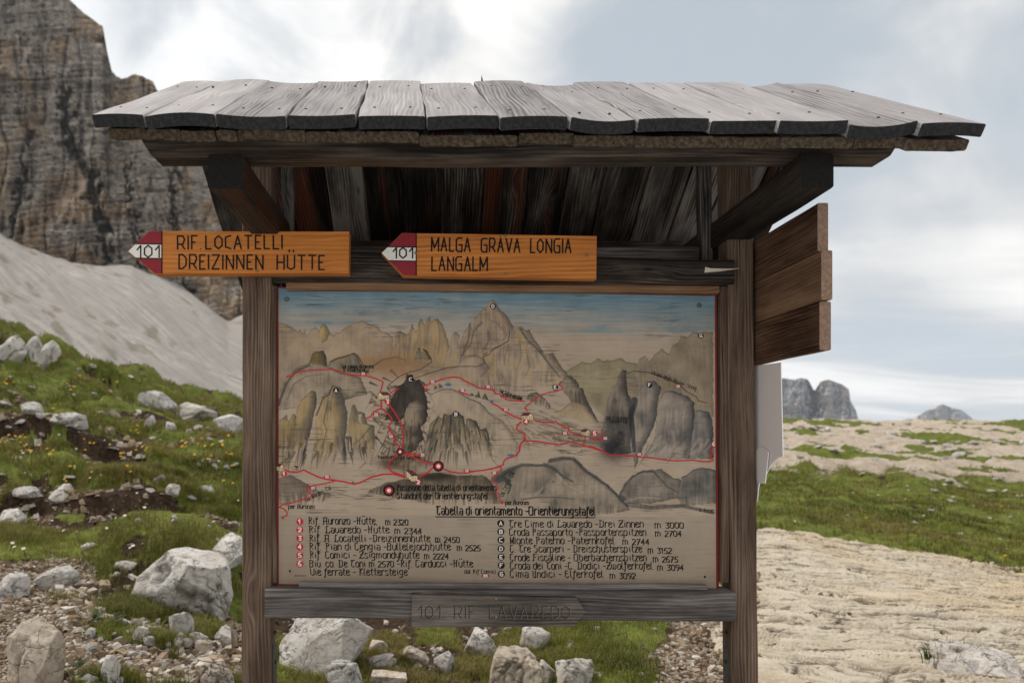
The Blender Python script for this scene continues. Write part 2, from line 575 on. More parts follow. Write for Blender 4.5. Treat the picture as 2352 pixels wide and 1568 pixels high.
# posts: two square timbers from the ground to the ridge
for (xa, xb, xa2, xb2, t) in ((556.5, 624, 555, 623, .075), (1671, 1730, 1683, 1743, .088)):
    zt, zb = 2.74, -0.25
    a0, b0 = (xa - CX) / F * DP, (xb - CX) / F * DP          # at the top sign height (z 2.3)
    a1, b1 = (xa2 - CX) / F * DP, (xb2 - CX) / F * DP        # at the picture's foot (z 0.7)
    w = ((b0 - a0) + (b1 - a1)) / 2
    c0, c1 = (a0 + b0) / 2, (a1 + b1) / 2
    lean = (c0 - c1) / 1.6
    top = Vector((c1 + lean * (zt - .7), DP + t / 2, zt))
    bot = Vector((c1 + lean * (zb - .7), DP + t / 2, zb))
    L = (top - bot).length
    p = beam('post', bot, (top - bot).normalized(), X, Y, L, w, t, M['post'], M['under_end'], shelter, nl=40, nw=4, cham=.005, wob=.0012)
    # galvanised foot strap on the inner face, screwed
    s = 1 if xa < 1000 else -1
    xi = c1 + s * (w / 2 + .0035)
    st = beam('foot_strap', (xi, DP + t * .55, -.1), Z, Y, X, .86 + (0.05 if s < 0 else 0.07), .042, .006, M['metal'], None, p, nl=1, nw=1, cham=.001, wob=0)
    for zz in (.87, .76, .62):
        disc('bolt', (xi + s * .004, DP + t * .5, zz), .008, M['nail'], st, 10, .003, (s, 0, 0))

# arms that carry the eaves beam
for (pa, pb) in ((478, 558), (1839, 1915)):
    dn = 1.985
    xa, xb = (pa - CX) / F * dn, (pb - CX) / F * dn
    zb_, zt_ = 2.318, 2.419
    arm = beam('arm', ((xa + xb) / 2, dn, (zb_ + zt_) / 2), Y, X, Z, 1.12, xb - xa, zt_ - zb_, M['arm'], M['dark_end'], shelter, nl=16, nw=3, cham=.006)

# eaves beam at the front (both lower ends cut back), ridge and rear beams
def cut(s, y, z, x):
    if s == 0 and z < 0: return x + .05 * (-z / .04)
    if s == 1 and z < 0: return x - .05 * (-z / .04)
    return x
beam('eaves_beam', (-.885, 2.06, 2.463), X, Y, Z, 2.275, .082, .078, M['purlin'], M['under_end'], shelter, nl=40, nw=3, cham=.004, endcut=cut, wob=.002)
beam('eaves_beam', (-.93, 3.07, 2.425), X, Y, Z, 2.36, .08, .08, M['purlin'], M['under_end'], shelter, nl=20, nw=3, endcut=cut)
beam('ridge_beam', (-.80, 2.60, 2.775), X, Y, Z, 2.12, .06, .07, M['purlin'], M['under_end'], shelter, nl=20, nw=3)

# the plank roof: two layers on each slope
SL = .663
ang = math.atan(SL)
RIDGE_Y, RIDGE_Z = 2.55, 2.925
up_f = Vector((0, math.cos(ang), math.sin(ang)))      # up the front slope
nf = Vector((0, -math.sin(ang), math.cos(ang)))
up_b = Vector((0, -math.cos(ang), math.sin(ang)))
nb = Vector((0, math.sin(ang), math.cos(ang)))
eave = [208, 330, 494, 657, 819, 981, 1146, 1306, 1464, 1629, 1790, 1951, 2111, 2270]
ridge_px = [430, 497, 605, 719, 832, 950, 1060, 1197, 1297, 1408, 1560, 1668, 1752, 1905]
ey_z = [265, 265, 262, 263, 266, 267, 270, 271, 270, 277, 277, 278, 284, 290]
cups = [.004, .009, -.006, -.004, .002, .003, .004, -.010, .003, .0, -.003, -.013, .005]
rolls = [0.0, .045, -.055, .02, -.01, .02, .012, -.075, .0, .0, -.0, .075, -.03]
TH = .034
r2 = random.Random(11)
for i in range(13):
    d = 1.885 + r2.uniform(-.006, .006)
    g = (.0012, .0042)[i in (2, 3, 4, 6, 7)]
    xa, xb = (eave[i] - CX) / F * d + g, (eave[i + 1] - CX) / F * d - g
    ra, rb = (ridge_px[i] - CX) / F * RIDGE_Y, (ridge_px[i + 1] - CX) / F * RIDGE_Y
    yy = (ey_z[i] + ey_z[i + 1]) / 2
    z_top = EYE + (CY - yy) / F * d
    # plane of the roof sinks a touch to the right as in the photo
    c0 = Vector(((xa + xb) / 2, d, z_top)) - nf * TH / 2
    rz = RIDGE_Z + r2.uniform(-.006, .006) - .012 * i / 12
    c1 = Vector((c0.x + ((ra + rb) / 2 - c0.x) * .55, RIDGE_Y + r2.uniform(-.0, .012), rz)) - nf * TH / 2
    ex = (c1 - c0).normalized()
    ey = X - ex * ex.dot(X)
    ey.normalize()
    ez = ex.cross(ey)
    if ez.z < 0: ez = -ez
    rl = rolls[i] * .6
    ey, ez = ey * math.cos(rl) + ez * math.sin(rl), ez * math.cos(rl) - ey * math.sin(rl)
    L = (c1 - c0).length
    c0 = c0 + nf * r2.uniform(-.002, .003)
    W = xb - xa
    b = beam('roof_board', c0, ex, ey, ez, L, W, TH, M['roof'], M['roof_end'], shelter, nl=14, nw=8, cham=.003, cup=cups[i] * .8, wob=.0018, seed=i + 50)
    for s in (.16, .78) if i not in (5,) else (.2, .76):
        for q in (-.28, .29):
            cc = c0 + ex * (L * (s + r2.uniform(-.03, .03))) + ey * W * (q + r2.uniform(-.05, .05)) + ez * (TH / 2 + cups[i] * .8 * (1 - 4 * q * q))
            disc('nail', cc, .0042, M['nail'], b, 8, .0025, ez)
# a torn splinter stands up at the ridge
mesh_obj('splinter', [(.17, 2.55, 2.915), (.182, 2.555, 2.915), (.172, 2.548, 2.945), (.176, 2.57, 2.913)], [(0, 1, 2), (1, 3, 2), (3, 0, 2), (0, 3, 1)], M['under'], shelter)

low_e = [246, 330, 415, 492, 545, 700, 770, 840, 960, 1130, 1190, 1320, 1460, 1640, 1800, 1960, 2085, 2230]
for i in range(len(low_e) - 1):
    d = 1.922 + r2.uniform(-.012, .012)
    xa, xb = (low_e[i] - CX) / F * d + .001, (low_e[i + 1] - CX) / F * d - .001
    z_t = EYE + (CY - 265 - 22 * (i / 16)) / F * 1.885 + (d - 1.885) * SL - TH / math.cos(ang) - .005 + r2.uniform(-.003, .002)
    T2 = .030
    if i == 8: z_t -= .004
    c0 = Vector(((xa + xb) / 2, d, z_t)) - nf * T2 / 2
    L = (2.55 - d) / math.cos(ang)
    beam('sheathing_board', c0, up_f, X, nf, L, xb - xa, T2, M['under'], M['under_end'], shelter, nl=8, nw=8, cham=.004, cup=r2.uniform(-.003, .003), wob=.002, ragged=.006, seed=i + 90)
# rear slope
xs = [-.955, -.80, -.62, -.455, -.30, -.135, .03, .20, .385, .55, .70, .88, 1.05, 1.20, 1.36, 1.50]
for i in range(len(xs) - 1):
    T2 = .030
    yb = 3.36 + r2.uniform(-.02, .02)
    zu = 2.85 - SL * (yb - 2.55)
    c0 = Vector(((xs[i] + xs[i + 1]) / 2, yb, zu)) + nb * (T2 / 2 + r2.uniform(-.004, .004))
    L = (yb - 2.56) / math.cos(ang)
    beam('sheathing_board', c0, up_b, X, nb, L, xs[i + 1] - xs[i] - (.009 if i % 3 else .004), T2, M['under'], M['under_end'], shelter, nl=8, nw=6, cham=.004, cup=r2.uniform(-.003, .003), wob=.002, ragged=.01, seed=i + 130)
xs2 = [-.945 + 2.44 * i / 13 for i in range(14)]
for i in range(13):
    yb = 3.40 + r2.uniform(-.02, .02)
    zu = 2.85 - SL * (yb - 2.55) + .036 / math.cos(ang)
    c0 = Vector(((xs2[i] + xs2[i + 1]) / 2, yb, zu)) + nb * (TH / 2 + .004)
    L = (yb - 2.565) / math.cos(ang)
    beam('roof_board', c0, up_b, X, nb, L, xs2[i + 1] - xs2[i] - .003, TH, M['roof'], M['roof_end'], shelter, nl=6, nw=6, cham=.003, cup=r2.uniform(-.004, .006), wob=.0018, seed=i + 160)

# inner king posts and braces under the ridge
for (xc, s) in ((-.573, -1), (1.045, 1)):
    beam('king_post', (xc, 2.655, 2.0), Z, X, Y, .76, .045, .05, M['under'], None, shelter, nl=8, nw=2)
beam('brace', P(1585, 588, 2.72), (P(1672, 530, 2.66) - P(1585, 588, 2.72)).normalized(), Y, (P(1672, 530, 2.66) - P(1585, 588, 2.72)).normalized().cross(Y), .17, .05, .035, M['rail'], None, shelter, nl=4, nw=2)
beam('brace', P(560, 395, 2.60), (P(640, 545, 2.64) - P(560, 395, 2.60)).normalized(), Y, (P(640, 545, 2.64) - P(560, 395, 2.60)).normalized().cross(Y), .30, .05, .04, M['purlin'], None, shelter, nl=4, nw=2)
# rails
rear = beam('rear_rail', (-.66, 2.66, 2.295), X, Y, Z, 1.72, .03, .075, M['rail'], None, shelter, nl=20, nw=3)


def rail(name, x0, x1, ytl, ytr, ybl, ybr, d, t, mat, em=None, cham=.005, **kw):
    a, b = P(x0, (ytl + ybl) / 2, d), P(x1, (ytr + ybr) / 2, d)
    h = ((ybl - ytl) + (ybr - ytr)) / 2 / F * d
    ex = (b - a).normalized()
    ez = Vector((-ex.z, 0, ex.x))
    return beam(name, a + Y * t / 2, ex, Y, ez, (b - a).length, t, h, mat, em, shelter, nl=40, nw=3, cham=cham, **kw)


top_rail = rail('top_rail', 600, 1689, 575, 596, 633, 651, 2.482, .08, M['purlin'], M['under_end'], .010, wob=.0045)
mesh_obj('torn_splinter', [P(1620, 613, 2.476), P(1618, 626, 2.476), P(1655, 623, 2.470), P(1698, 616, 2.462), P(1660, 617, 2.472), P(1632, 616, 2.474),
                           P(1620, 613, 2.484), P(1618, 626, 2.484), P(1655, 623, 2.482), P(1698, 617, 2.466), P(1660, 617, 2.484), P(1632, 616, 2.484)],
         [(0, 1, 2, 3, 4, 5), (11, 10, 9, 8, 7, 6)] + [(i, i + 6, (i + 1) % 6 + 6, (i + 1) % 6) for i in range(6)], M['splinter'], top_rail)
bottom_rail = rail('bottom_rail', 608, 1690, 1352.5, 1361, 1418.5, 1427.5, 2.462, .115, M['rail'], M['under_end'], .004, wob=.0015)
rail('trim_strip', 657, 1653, 646, 655, 665, 673, 2.500, .035, M['trim'], None, .006)
rail('trim_strip', 626, 1672, 630, 641, 648, 660, 2.508, .035, M['purlin'], None, .006)
rail('trim_strip', 686, 1624, 1338, 1344, 1353, 1357, 2.490, .03, M['rail'], M['under_end'], .006, wob=.002)
# inner jambs beside the map
for (xa, xb) in ((624, 634), (1654, 1674)):
    a = (xa - CX) / F * 2.515
    b = (xb - CX) / F * 2.515
    beam('jamb', ((a + b) / 2, 2.535, 1.06), Z, X, Y, 1.09, b - a, .05, M['post'], None, shelter, nl=10, nw=2, cham=.003)

# ------------------------------------------------------------------ lettering strokes
# glyphs: hex grid, y: 0 descender, 3 baseline, 8 x-height, B capital height
GL = {
 'a': (4, "47 38 08;47 43;45 16 04 13 33 44"), 'b': (5, "0B 04 13 33 44 47 38 08"), 'c': (4, "47 38 18 07 04 13 33 44"),
 'd': (4, "4B 43;47 38 18 07 04 13 33 44"), 'e': (4, "05 47 38 18 07 04 13 33 44"), 'f': (3, "4A 3B 2B 19 12 01;08 38"),
 'g': (5, "48 18 07 05 14 44;48 42 31 11 01"), 'h': (5, "0B 03;07 18 38 47 44 32"), 'i': (2, "08 17 14 23;1A 1A"), 'j': (2, "18 12 01;1A 1A"),
 'k': (4, "0B 03;06 38;06 43"), 'l': (2, "0B 04 13 23"), 'm': (7, "08 03;07 18 37 33;37 48 67 64 73"), 'n': (4, "08 03;07 18 38 47 43"),
 'o': (4, "18 07 04 13 33 44 47 38 18"), 'p': (5, "08 00;08 38 47 44 33 03"), 'q': (5, "48 40;48 18 07 04 13 43"), 'r': (3, "08 03;06 18 38"),
 's': (4, "47 38 18 07 16 35 44 33 13 04"), 't': (3, "1B 14 23 33;08 38"), 'u': (4, "08 04 13 33 44;48 43"), 'v': (4, "08 04 23 44 47 38"),
 'w': (7, "08 04 23 34;38 34 53 64 67 58"), 'x': (4, "08 43;48 03"), 'y': (4, "08 05 14 44;48 42 20 10"), 'z': (4, "08 48 03 43;16 36"),
 'A': (6, "03 14 1A 2B 5B;5B 53 63;06 56;1A 0A"), 'B': (5, "0B 03;0B 3B 4A 48 37 07;37 46 44 33 03"), 'C': (5, "4A 3B 1B 0A 04 13 33 44"),
 'D': (6, "1B 13;0B 3B 5A 54 33 03"), 'E': (5, "4A 3B 1B 0A 04 13 33 44;07 37"), 'F': (5, "0B 5B;1B 14 03;17 47"), 'G': (5, "4A 3B 1B 0A 04 13 33 43 47 27"),
 'H': (6, "0B 1B 13;5B 4A 43;07 57"), 'K': (5, "0B 1B 13;4B 17;17 53"), 'L': (5, "3B 1B 1A 14 03;03 43 54"), 'M': (7, "03 0B 24 4B 43;4B 6A 63"),
 'O': (6, "1B 0A 04 13 43 54 5A 4B 1B"), 'P': (5, "1B 13;0B 3B 4A 48 37 17"), 'R': (5, "1B 13;0B 3B 4A 48 37 17;27 53"), 'S': (5, "4A 3B 1B 0A 08 37 46 44 33 13 04"),
 'T': (5, "0A 0B 5B;2B 17 14 23 43 44"), 'U': (5, "0B 1A 14 23 33 44;4B 43 53"), 'V': (5, "0B 14 33 54 5A"), 'Z': (5, "0A 0B 5B 03 53 54;17 47"), 'I': (2, "1B 13"),
 'N': (5, "03 0B 43 4B"), 'W': (7, "0B 13 38 53 6B"), 'Q': (5, "1B 0A 04 13 33 44 4A 3B 1B;25 52"),
 '0': (4, "19 08 04 13 33 44 48 39 19"), '1': (2, "07 19 13"), '2': (4, "08 19 39 48 47 03 43"), '3': (4, "09 49 26 36 45 44 33 13 04"), '4': (4, "39 05 45;37 33"),
 '5': (4, "49 19 06 36 45 44 33 03"), '6': (4, "4A 2A 07 04 13 33 44 45 36 06"), '7': (4, "09 49 13;16 36"), '8': (4, "19 08 07 45 44 33 13 04 05 47 48 39 19"), '9': (4, "46 16 07 08 19 39 48 45 23"),
 '-': (3, "06 36"), '.': (1, "03 03"), '·': (1, "06 06"), '&': (5, "43 0A 1B 2A 05 04 13 33 46"), ' ': (2, ""),
}
PLAIN = {   # routed capitals of the arrow signs
 'A': (4, "03 2B 43;16 36"), 'B': (4, "03 0B 3B 4A 48 37 07;37 46 44 33 03"), 'C': (3, "3B 0A 04 33"), 'D': (4, "03 0B 2B 49 45 23 03"), 'E': (3, "3B 0B 03 33;07 27"), 'F': (3, "3B 0B 03;07 27"),
 'G': (4, "4B 1B 0A 04 13 43 47 27"), 'H': (4, "0B 03;4B 43;07 47"), 'I': (0, "0B 03"), 'L': (3, "0B 03 33"), 'M': (5, "03 0B 25 5B 53"), 'N': (4, "03 0B 43 4B"), 'O': (4, "2B 09 05 23 45 49 2B"),
 'R': (4, "03 0B 3B 49 36 06;26 43"), 'T': (4, "0B 4B;2B 23"), 'U': (4, "0B 04 23 44 4B"), 'V': (4, "0B 23 4B"), 'Z': (4, "0B 4B 03 43"), '0': (4, "2B 09 05 23 45 49 2B"), '1': (2, "08 2B 23"),
 '.': (1, "03 03"), ' ': (4, ""), 'W': (6, "0B 13 38 53 6B"),
}


def parse(s):
    return [[(int(q[0], 16), int(q[1], 16) - 3) for q in st.split()] for st in s.split(';') if st.strip()]


GLP = {k: (w, parse(s)) for k, (w, s) in GL.items()}
PLP = {k: (w, parse(s)) for k, (w, s) in PLAIN.items()}
UML = {'ü': ('u', 9.6), 'ö': ('o', 9.6), 'Ü': ('U', 9.9), 'ä': ('a', 9.6), 'Ȧ': ('A', 9.4)}


def layout(txt, table, gap=1.5):
    out, x = [], 0.0
    for ch in txt:
        um = None
        if ch in UML:
            ch, um = UML[ch]
        if ch not in table:
            ch = '-' if ch in '–' else ' '
        w, st = table[ch]
        for s in st:
            out.append([(x + a, b) for a, b in s])
        if um:
            if um == 9.4:
                out.append([(x + w / 2, 9.3), (x + w / 2, 9.4)])
            else:
                for q in (.2, .8):
                    out.append([(x + w * q, um), (x + w * q + .1, um + 1)])
        x += w + gap
    return out, x - gap


class Ink:
    """flat painted strokes gathered into one mesh; every quad sits a few microns above the last"""
    def __init__(self, plane):
        self.plane, self.V, self.Fc, self.k = plane, [], [], 0      # plane(px,py,lift) -> point

    def quad(self, pts, lift=0.0):
        self.k += 1
        l = .0006 + lift + (self.k % 40) * .000008
        n = len(self.V)
        self.V += [self.plane(x, y, l) for x, y in pts]
        self.Fc.append(tuple(range(n, n + len(pts))))

    def seg(self, a, b, w, nib=None, lift=0.0):
        dx, dy = b[0] - a[0], b[1] - a[1]
        L = math.hypot(dx, dy)
        if L < 1e-6:
            dx, dy, L = 1, 0, 1
        tx, ty = dx / L, dy / L
        nx, ny = -ty, tx
        if nib is None:
            hw = w / 2
        else:
            hw = w / 2 * (0.30 + 0.78 * abs(nx * nib[0] + ny * nib[1]) ** 1.3)
        e = hw * .6
        p = [(a[0] - tx * e + nx * hw, a[1] - ty * e + ny * hw), (b[0] + tx * e + nx * hw, b[1] + ty * e + ny * hw),
             (b[0] + tx * e - nx * hw, b[1] + ty * e - ny * hw), (a[0] - tx * e - nx * hw, a[1] - ty * e - ny * hw)]
        ar = sum(p[i][0] * p[(i + 1) % 4][1] - p[(i + 1) % 4][0] * p[i][1] for i in range(4))
        if ar > 0: p.reverse()                       # picture y points down
        self.quad(p, lift)

    def path(self, pts, w, nib=None, lift=0.0):
        if len(pts) == 1: pts = pts * 2
        for a, b in zip(pts[:-1], pts[1:]):
            self.seg(a, b, w, nib, lift)

    def text(self, txt, x0, x1, yb, cap, w, table=GLP, nib=(.77, .64), yb1=None, jit=.25, gap=1.5, caph=8.0):
        """baseline from (x0,yb) to (x1,yb1)"""
        yb1 = yb if yb1 is None else yb1
        st, W = layout(txt, table, gap)
        Lx, Ly = x1 - x0, yb1 - yb
        L = math.hypot(Lx, Ly)
        ux, uy = Lx / L, Ly / L
        sx, sy = L / W, cap / caph
        rr = random.Random(txt)
        for s in st:
            jx, jy = rr.uniform(-jit, jit), rr.uniform(-jit, jit)
            pts = []
            for a, b in s:
                if nib is not None and caph == 8.0:
                    b = b * 1.17 if b < 5 else 5.85 + (b - 5) * .72
                p, q = a * sx + jx * .6, b * sy + jy * .6
                pts.append((x0 + ux * p + uy * q, yb + uy * p - ux * q))
            self.path(pts, w, nib)

    def ring(self, c, r, n=16, lift=0.0):
        self.quad([(c[0] + r * math.cos(-2 * math.pi * i / n), c[1] + r * math.sin(-2 * math.pi * i / n)) for i in range(n)], lift)

    def build(self, name, mat, parent):
        if not self.Fc: return None
        return mesh_obj(name, self.V, self.Fc, mat, parent)


# ------------------------------------------------------------------ arrow signs on the top rail
def arrow_sign(head, right_x, ytr, ybr, d, thick, label, lines, num, screws, redx, bands):
    tip, tl, bl, hr_t, hr_b = head
    base = P((tl[0] + right_x) / 2, bl[1], d)
    th = empty('arrow_sign', base, label, 'signpost')
    pl = lambda x, y, lift: P(x, y, d) - Y * lift
    board = prism('board', [P(*q, d) for q in (tip, bl, (right_x, ybr), (right_x + 1, ytr), tl)], M['sign'], thick, th, cham=.0015)
    def edge(y, side):      # x on the slanted head edge at height y
        a, b = (tl, tip) if y < tip[1] else (tip, bl)
        return a[0] + (b[0] - a[0]) * (y - a[1]) / (b[1] - a[1])
    y1, y2 = bands
    for band in ([(redx, hr_t + 1), (tl[0] + 1, tl[1] + 1), (edge(y1, 0) + 1, y1), (redx, y1)],
                 [(redx, y2), (edge(y2, 0) + 1, y2), (bl[0] + 1, bl[1] - 1), (redx, hr_b - 1)]):
        rp = Ink(pl)
        rp.quad(band)
        rp.build('red_band', M['sign_red'], th)
    wp = Ink(pl)
    wp.quad([(redx, y1), (edge(y1, 0) + 1, y1), (tip[0] + 1, tip[1]), (edge(y2, 0) + 1, y2), (redx, y2)])
    wp.build('white_band', M['sign_white'], th)
    ink = Ink(lambda x, y, lift: P(x, y, d) - Y * (lift + .0006))
    ink.path([(redx, hr_t + 1), (redx, hr_b - 1)], 2.6)
    ink.path([(edge(y1, 0), y1), (redx, y1 + 1)], 2.4)
    ink.path([(edge(y2, 0), y2), (redx, y2 + 1)], 2.4)
    ink.build('band_outline', M['ink'], th)
    for (t, x0, x1, yb, yb1, cap) in lines:
        ink = Ink(ink.plane)
        ink.text(t, x0, x1, yb, cap, 3.5, PLP, None, yb1, .8, 2.0)
        ink.build('lettering', M['ink'], th)
    ink = Ink(ink.plane)
    ink.text('101', num[0], num[1], num[2], num[3], 3.2, PLP, None, None, .3, 2.0)
    ink.build('number', M['ink'], th)
    for (x, y) in screws:
        disc('screw', P(x, y, d - .001), .0055, M['brass'], th, 10, .002)
    return th


arrow_sign(((294, 577), (341, 530.5), (355, 629), 530, 629), 801, 532, 628, 2.435, .046,
           'varnished orange wooden arrow sign reading RIF. LOCATELLI DREIZINNEN HÜTTE on the left post',
           [('RIF.LOCATELLI', 408, 648, 572, 571, 30), ('DREIZINNEN HÜTTE', 411, 745, 617, 619, 32)], (315, 366, 591, 27), [(589, 532.5), (590, 622)], 372, (560, 593))
arrow_sign(((876, 581), (923, 535), (925, 633), 535, 634), 1370, 542, 641, 2.44, .04,
           'varnished orange wooden arrow sign reading MALGA GRAVA LONGIA LANGALM at the middle of the rail',
           [('MALGA GRȦVA LONGIA', 991, 1311, 577, 581, 31), ('LANGALM', 992, 1119, 621, 622, 31)], (903, 948, 593, 24), [(1160, 541), (1163, 629), (1348, 586), (955, 581)], 956, (567, 599))

# ------------------------------------------------------------------ worn arrow sign on the bottom rail
dS = 2.44
old = empty('worn_arrow_sign', P(1140, 1440, dS), 'worn bare wooden arrow sign with carved 101 RIF LAVAREDO on the bottom rail', 'signpost')
prism('board', [P(*q, dS) for q in ((945, 1440), (1320, 1438), (1346, 1405), (1324, 1372), (946, 1365))], M['old_sign'], .022, old, cham=.002)
ik = Ink(lambda x, y, lift: P(x, y, dS) - Y * lift)
ik.text('101 RIF LAVAREDO', 960, 1308, 1419, 29, 1.9, PLP, None, 1421, .8, 2.0)
ik.build('lettering', plain('carved_shadow_groove', (.032, .025, .021), .9), old)  # shade inside the carving, painted as flat dark strokes
hi = Ink(lambda x, y, lift: P(x + 1.8, y + 1.2, dS) - Y * (lift * .5))
hi.text('101 RIF LAVAREDO', 960, 1308, 1419, 29, 1.2, PLP, None, 1421, .8, 2.0)
hi.build('painted_groove_light', plain('painted_lit_groove_edge', (.20, .165, .14), .9), old)  # light catching the groove edges, painted as pale offset strokes
for q in ((1140, 1374), (1140, 1416)):
    disc('screw', P(*q, dS - .001), .005, M['brass'], old, 10, .002)

# ------------------------------------------------------------------ boards and plates on the right post's outer side, running towards the viewer
for (za, zb, d0, off, lab) in ((2.318, 2.168, 2.105, 0, 'top brown board of the three jutting from the right post, dark stained'),
                               (2.166, 2.014, 2.085, .002, 'middle brown board of the three jutting from the right post, reddish and longest'),
                               (2.012, 1.862, 2.095, .001, 'lowest brown board of the three jutting from the right post, streaked black')):
    b = beam('side_sign', (1.194 + off, d0, (za + zb) / 2), Y, X, Z, 1.0, .034, za - zb - .001, M['side'], M['side_end'], None, nl=12, nw=2, cham=.003, wob=.0012)
    tag(b, lab, 'sign board', 'sign boards seen from behind')


def side_plate(pts, x, lab):
    o = prism('metal_sign', [Vector((x, q[0], q[1])) for q in pts], M['plate'], .003, None, ax=(0, 1, 0), az=(0, 0, 1), back=(1, 0, 0), edge_mat=M['plate_edge'])
    tag(o, lab, 'sign', 'metal signs seen from behind')


def yz(px, py, x):
    d = x * F / (px - CX)
    return (d, EYE + (CY - py) / F * d)


x1_ = 1.187
side_plate([yz(1793, 832, x1_), yz(1798, 1047, x1_), yz(1786, 1051, x1_), yz(1771, 1066, x1_), yz(1758, 1092, x1_), (2.56, 1.46), (2.56, 1.86)], x1_, 'large blank grey metal sign back with a curved lower corner by the right post')
x2_ = 1.180
side_plate([yz(1765, 1037, x2_), yz(1757, 1110, x2_), (2.55, EYE - .175), (2.55, EYE - .06), yz(1749, 1025, x2_)], x2_, 'small blank grey back of a pointed metal sign below the large grey plate')
x3_ = 1.184
side_plate([yz(1744, 1108, x3_), yz(1741, 1125, x3_), yz(1739, 1150, x3_), (2.56, 1.36), (2.56, 1.44)], x3_, 'sliver of a white metal sign edge below the pointed grey plate')
# ------------------------------------------------------------------ the hand-painted orientation map
DM = 2.528
board_map = empty('orientation_map', P(1140, 1340, DM), 'hand painted panorama map panel with red border and numbered legend in the frame', 'map')
prism('panel', [P(*q, DM) for q in ((633, 1347), (1652, 1357), (1647, 676), (634, 658))], M['red'], .018, board_map, cham=.002)


def c3(*p): return [((x / 3.733 + 640) / 1.063, (y / 3.733 + 680) / 1.063) for x, y in p]
def c4(*p): return [((x / 3.733 + 1180) / 1.063, (y / 3.733 + 680) / 1.063) for x, y in p]
def c5(*p): return [((x / 3.9207 + 640) / 1.063, (y / 3.9207 + 1050) / 1.063) for x, y in p]
def c6(*p): return [((x / 3.92 + 1180) / 1.063, (y / 3.92 + 1050) / 1.063) for x, y in p]


